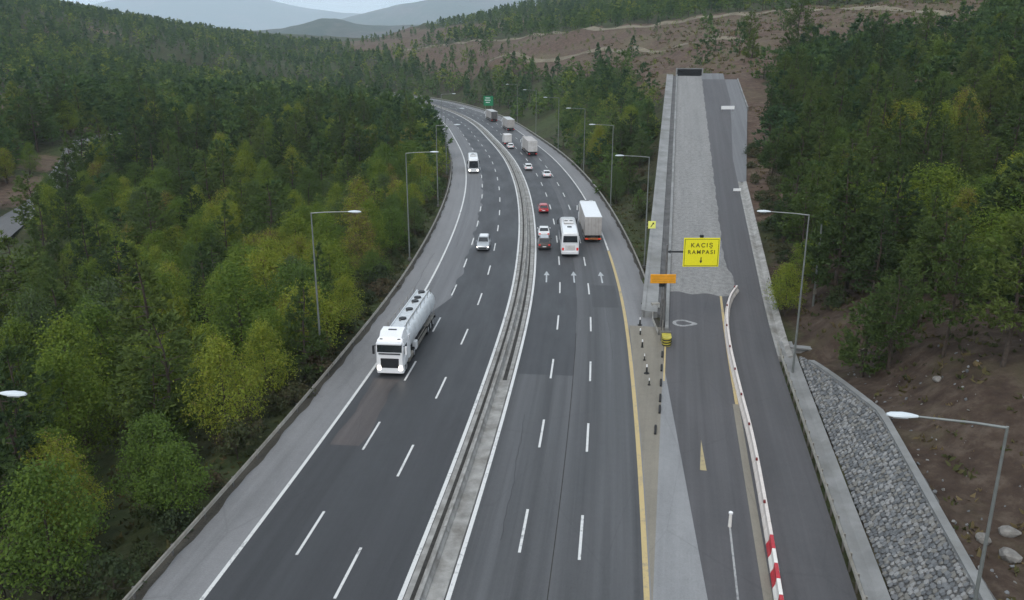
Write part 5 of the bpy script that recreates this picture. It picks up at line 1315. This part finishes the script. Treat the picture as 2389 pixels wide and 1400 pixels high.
pine_p = np.where(ro_ < 0, np.clip(0.13 + 0.24 * (nlo > 0.25) + 0.7 * smooth(-70, -130, P[:, 0]) * 0 + 0.36 * smooth(150, 240, P[:, 1]), 0, 0.9), np.clip(np.where(ramp_co(P)[1] < -3, 0.45, 0.84) + 0.15 * nlo, 0.2, 0.96))
ispine = rnd < pine_p
rec = []
for i in range(len(P)):
    k = 'pine' if ispine[i] else 'broad'; pi = rr.integers(0, 5); H0 = PROTO[k][pi][2]; sc = rr.uniform(0.72, 1.22)
    if k == 'broad' and rr.uniform() < 0.15: sc *= 0.65
    if P[i, 1] < 100: sc *= 1.1
    if ro_[i] > 0 and k == 'pine': sc *= 0.92
    if ro_[i] < -30 and k == 'pine': sc *= 1.12
    if ro_[i] > 0 and P[i, 1] > 215 and ramp_co([P[i]])[1][0] < -3: sc *= 0.78
    if abs(ro_[i]) < 21: sc *= 0.8
    if 0 < ro_[i] and P[i, 0] < 60 and P[i, 1] < 250 and ramp_co([P[i]])[1][0] < -3: sc *= 0.85
    rec.append([k, pi, P[i, 0], P[i, 1], gz_[i], sc])
tops = np.array([(q[2], q[3], q[4] + 0.7 * PROTO[q[0]][q[1]][2] * q[5]) for q in rec])
u, v, zc = project(tops); size_px = np.array([PROTO[q[0]][q[1]][2] * q[5] for q in rec]) / np.maximum(zc, 1)
inview = (np.abs(u) < 1320) & (v < 900) & (v > -800)
ORDER = sorted([i for i in range(len(rec)) if inview[i]], key=lambda i: -size_px[i])
quota = {'pine': 300 - sum(q[0] == 'pine' for q in special), 'broad': 300 - sum(q[0] == 'broad' for q in special)}
single, mass = [], []
for i in ORDER:
    k = rec[i][0]
    if quota[k] > 0: quota[k] -= 1; single.append(rec[i])
    else: mass.append(rec[i])
def zone(x, y, ro):
    if ro < 0:
        row = 'right beside the left guard rail' if ro > -27 else ('in the front of the left wood' if y < 85 else 'in the middle of the left wood' if y < 140 else 'at the back of the left wood' if y < 210 else 'on the far left slope')
        if ro <= -27: row += ' near the country road' if x < -75 and y > 100 else ''
        else: row += ' before the tanker' if y < 66 else ' level with the tanker' if y < 88 else ' beyond the tanker' if y < 130 else ' near the approaching coach' if y < 210 else ' on the far bend'
        return row, 'trees of the wood left of the motorway'
    t, o = ramp_co([(x, y)])
    if o[0] < -3:
        return ('between the motorway and the ramp wall' if y < 170 else 'in the thicket left of the ramp' if y < 250 else 'on the bank behind the far bend'), 'trees between the motorway and the ramp'
    return ('on the hillside above the stone bank' if y < 80 else 'on the hillside right of the ramp sign' if y < 120 else 'on the hillside beside the ramp' if y < 170 else 'high on the hillside beside the ramp top' if y < 235 else 'at the back of the right hillside'), 'trees on the hillside right of the ramp'
def plant_tree(kind, pi, x, y, z, sc, label=None, wide=1.0):
    crown, trunk, H, Rr = PROTO[kind][pi]
    e = empty('pine_tree' if kind == 'pine' else 'broadleaf_tree' if kind == 'broad' else 'shrub', (x, y, z - 0.15), random.uniform(0, 6.28))
    sx = sc * wide * random.uniform(0.9, 1.12)
    sy = sx * random.uniform(0.8, 1.2); e.rotation_euler = (random.gauss(0, 0.045), random.gauss(0, 0.045), random.uniform(0, 6.28))
    c = share('crown' if kind != 'shrub' else 'foliage', crown, e, sc=(sx, sy, sc)); t = share('trunk', trunk, e, sc=(sx, sy, sc))
    ro = float(road_off([(x, y)])[0]); row, grp = zone(x, y, ro)
    if label is None:
        hgt = H * sc; sz = 'tall' if hgt > 10 else 'small' if hgt < 6.5 else 'medium-sized'
        label = '%s %s %s' % (sz, {'pine': ['conical', 'narrow pointed', 'rounded', 'flat-topped', 'bushy'][pi % 5] + ' dark pine', 'broad': ['pointed', 'full-crowned', 'low round', 'upright', 'wide-spreading'][pi % 5] + ' broadleaf tree', 'shrub': ['round', 'upright', 'low'][pi % 3] + ' grey-green shrub'}[kind], row)
    tag(e, label, {'pine': 'tree', 'broad': 'tree', 'shrub': 'shrub'}[kind], grp)
    return e
for k, pi, x, y, H, lab in special:
    plant_tree(k, pi, x, y, float(ground([(x, y)])[0]), H / PROTO[k][pi][2], lab, 0.95)
for k, pi, x, y, z, sc in single: plant_tree(k, pi, x, y, z, sc)
# shrubs along the verges and in gaps
sh = np.vstack([jitter_grid(-60, -13, 36, 200, 2.7, 5), jitter_grid(16, 48, 84, 220, 4.2, 6), jitter_grid(26, 60, 62, 240, 5.0, 7)])
so = road_off(sh); t_, o_ = ramp_co(sh)
kp = ((so < -16.5) & (so > -19.6)) | ((so > 16.9) & (so < 24) & (o_ < -5)) | ((o_ > 12.8) & (o_ < 17) & (t_ > -12) & (t_ < 70))
kp &= seg_dist(sh, LEFT_ROAD) > 6; sh = sh[kp]; sh = sh[np.random.default_rng(3).uniform(size=len(sh)) < 0.85]; sh = sh[np.argsort(np.hypot(sh[:, 0], sh[:, 1]))][:280]
for (x, y), z in zip(sh, ground(sh)): plant_tree('shrub', random.randint(0, 2), x, y, float(z), random.uniform(0.55, 1.0))

# distant wood: one mass of crowns on the far slopes
far = np.vstack([jitter_grid(-620, 470, 330, 620, 7.6, 21), jitter_grid(-760, 620, 620, 1150, 10.0, 22), jitter_grid(-260, -185, 120, 330, 7.5, 23), jitter_grid(175, 240, 120, 330, 8, 24)])
far = far[allowed(far)]
bz = bareness(far); far = far[np.random.default_rng(4).uniform(size=len(far)) > np.where(bz > 0.3, np.where(far[:, 1] > 520, 0.9, 0.975), 0.12)]
trk = np.minimum(seg_dist(far, [(-110.8, 885), (-52.9, 698), (-17, 638), (16, 597), (48.7, 486), (88, 447), (116, 423), (134, 392), (165, 330)]), seg_dist(far, [(-14, 519), (10, 460), (29.4, 440), (39.7, 432), (54.7, 391), (90, 320)]))
far = far[trk > 5.5]; fz = tz(far)
u, v, zc = project(np.column_stack([far, fz + 5])); keep = (np.abs(u) < 1330) & (v > -850) & (v < 900); far, fz = far[keep], fz[keep]
rf = np.random.default_rng(31)
Vs, Fs, Ts, TV, TF = [], [], [], [], []; off = 0; toff = 0
entries = [(k, x, y, z, PROTO[k][pi][2] * sc, MIDR) for k, pi, x, y, z, sc in mass] + \
          [('pine' if rf.uniform() < 0.72 else 'broad', x, y, z, rf.uniform(6.5, 11.5), LOW if y < 600 else TINY) for (x, y), z in zip(far, fz)]
scr = jitter_grid(-200, 200, 246, 900, 5.5, 71); sb = bareness(scr); scr = scr[(sb > 0.5) & allowed(scr)]; scr = scr[np.random.default_rng(8).uniform(size=len(scr)) < 0.5]
entries += [('broad', x, y, z, rf.uniform(0.7, 2.4), TINY) for (x, y), z in zip(scr, tz(scr))]
for k, x, y, z, h, lod in entries:
    V, F = lod[k][rf.integers(0, 4)]; a = rf.uniform(0, 6.28); ca, sa = math.cos(a), math.sin(a); wd = h * rf.uniform(0.9, 1.35)
    W_ = np.stack([(V[:, 0] * ca - V[:, 1] * sa) * wd + x, (V[:, 0] * sa + V[:, 1] * ca) * wd + y, V[:, 2] * h + z - 0.4], 1)
    Vs.append(W_); Fs.append(F + off); off += len(V); Ts.append(np.full(len(V), (rf.uniform(0, 0.55) if k == 'pine' else rf.uniform(0.35, 0.95))))
    r0 = 0.018 * h
    TV.append(np.array([(x - r0, y - r0, z - 0.5), (x + r0, y - r0, z - 0.5), (x, y + r0, z - 0.5), (x, y, z + 0.6 * h)])); TF += [(toff, toff + 1, toff + 3), (toff + 1, toff + 2, toff + 3), (toff + 2, toff, toff + 3)]; toff += 4
me = np_mesh('distant_forest', np.vstack(Vs), np.vstack(Fs), L_FAR, {'tint': np.concatenate(Ts)})
o = bpy.data.objects.new('distant_forest', me); C.objects.link(o); tag(o, 'dense mixed wood covering the far slopes of the valley', 'forest', kind='stuff')
me = bpy.data.meshes.new('distant_trunks'); me.from_pydata(np.vstack(TV).tolist(), [], TF); me.materials.append(BARK)
t2 = bpy.data.objects.new('distant_trunks', me); C.objects.link(t2); t2.parent = o; tag(t2, kind='stuff')
print('TREES', len(single), len(mass), len(far), 'tris', 2 * sum(len(f) for f in Fs))

# undergrowth: dry tufts and low herbs over the forest floor and verges
ug = np.vstack([jitter_grid(-80, -15, 34, 180, 1.5, 51), jitter_grid(15, 75, 30, 200, 1.35, 52), jitter_grid(30, 190, 250, 430, 3.2, 53), jitter_grid(-190, -95, 160, 340, 3.0, 54)])
so = road_off(ug); t_, o_ = ramp_co(ug)
kp = (np.abs(so) > 16.1) & ~((t_ > -110) & (t_ < RAMP_END + 4) & (o_ > -3.6) & (o_ < np.where(t_ > 74, 16.5, np.where(t_ < -14, 15.6, 12.6)))) & (seg_dist(ug, LEFT_ROAD) > 4.6)
ug = ug[kp]; z = ground(ug); u, v, zc = project(np.column_stack([ug, z])); kp = (np.abs(u) < 1300) & (np.abs(v) < 850); ug, z = ug[kp], z[kp]
r = np.random.default_rng(61); nb = bareness(ug); kp = r.uniform(size=len(ug)) > 0.55 * (nb > 0.4); ug, z = ug[kp], z[kp]
K = 7; base = np.repeat(np.column_stack([ug, z]), K, 0); sz = np.repeat(r.uniform(0.12, 0.34, len(ug)) * np.where(ug[:, 1] > 240, 2.2, 1), K)
base += r.normal(size=base.shape) * np.column_stack([sz, sz, sz * 0]) * 0.9; d = unit(np.column_stack([r.normal(size=len(base)), r.normal(size=len(base)), r.uniform(0.5, 1.6, len(base))]))
w = unit(np.cross(d, r.normal(size=d.shape))); V, F = quads(base + d * sz[:, None] * 0.5, d * sz[:, None], w * sz[:, None] * 0.45)
me = np_mesh('undergrowth', V, F, L_UNDER, {'tint': np.repeat(np.clip(r.uniform(0, 1, len(ug)) * 0.7 + 0.3 * bareness(ug), 0, 1), K * 4)})
o = bpy.data.objects.new('undergrowth', me); C.objects.link(o); tag(o, 'dry grass tufts and low herbs over the forest floor and verges', 'undergrowth', kind='stuff')

# ------------------------------------------------------------------ haze
hb_ = MB().box(-12000, 12000, -500, 18000, -60, 1150).build('haze', MATS['ground_soil'], None)
m = bpy.data.materials.new('valley_haze'); m.use_nodes = True; nt = m.node_tree; nt.nodes.clear()
out = nt.nodes.new('ShaderNodeOutputMaterial'); pv = nt.nodes.new('ShaderNodeVolumePrincipled')
pv.inputs['Color'].default_value = (0.77, 0.90, 1.0, 1); pv.inputs['Density'].default_value = 0.000105; pv.inputs['Anisotropy'].default_value = 0.0
nt.links.new(pv.outputs[0], out.inputs['Volume'])
hb_.data.materials.clear(); hb_.data.materials.append(m); tag(hb_, 'thin pale valley haze', 'haze', kind='stuff')
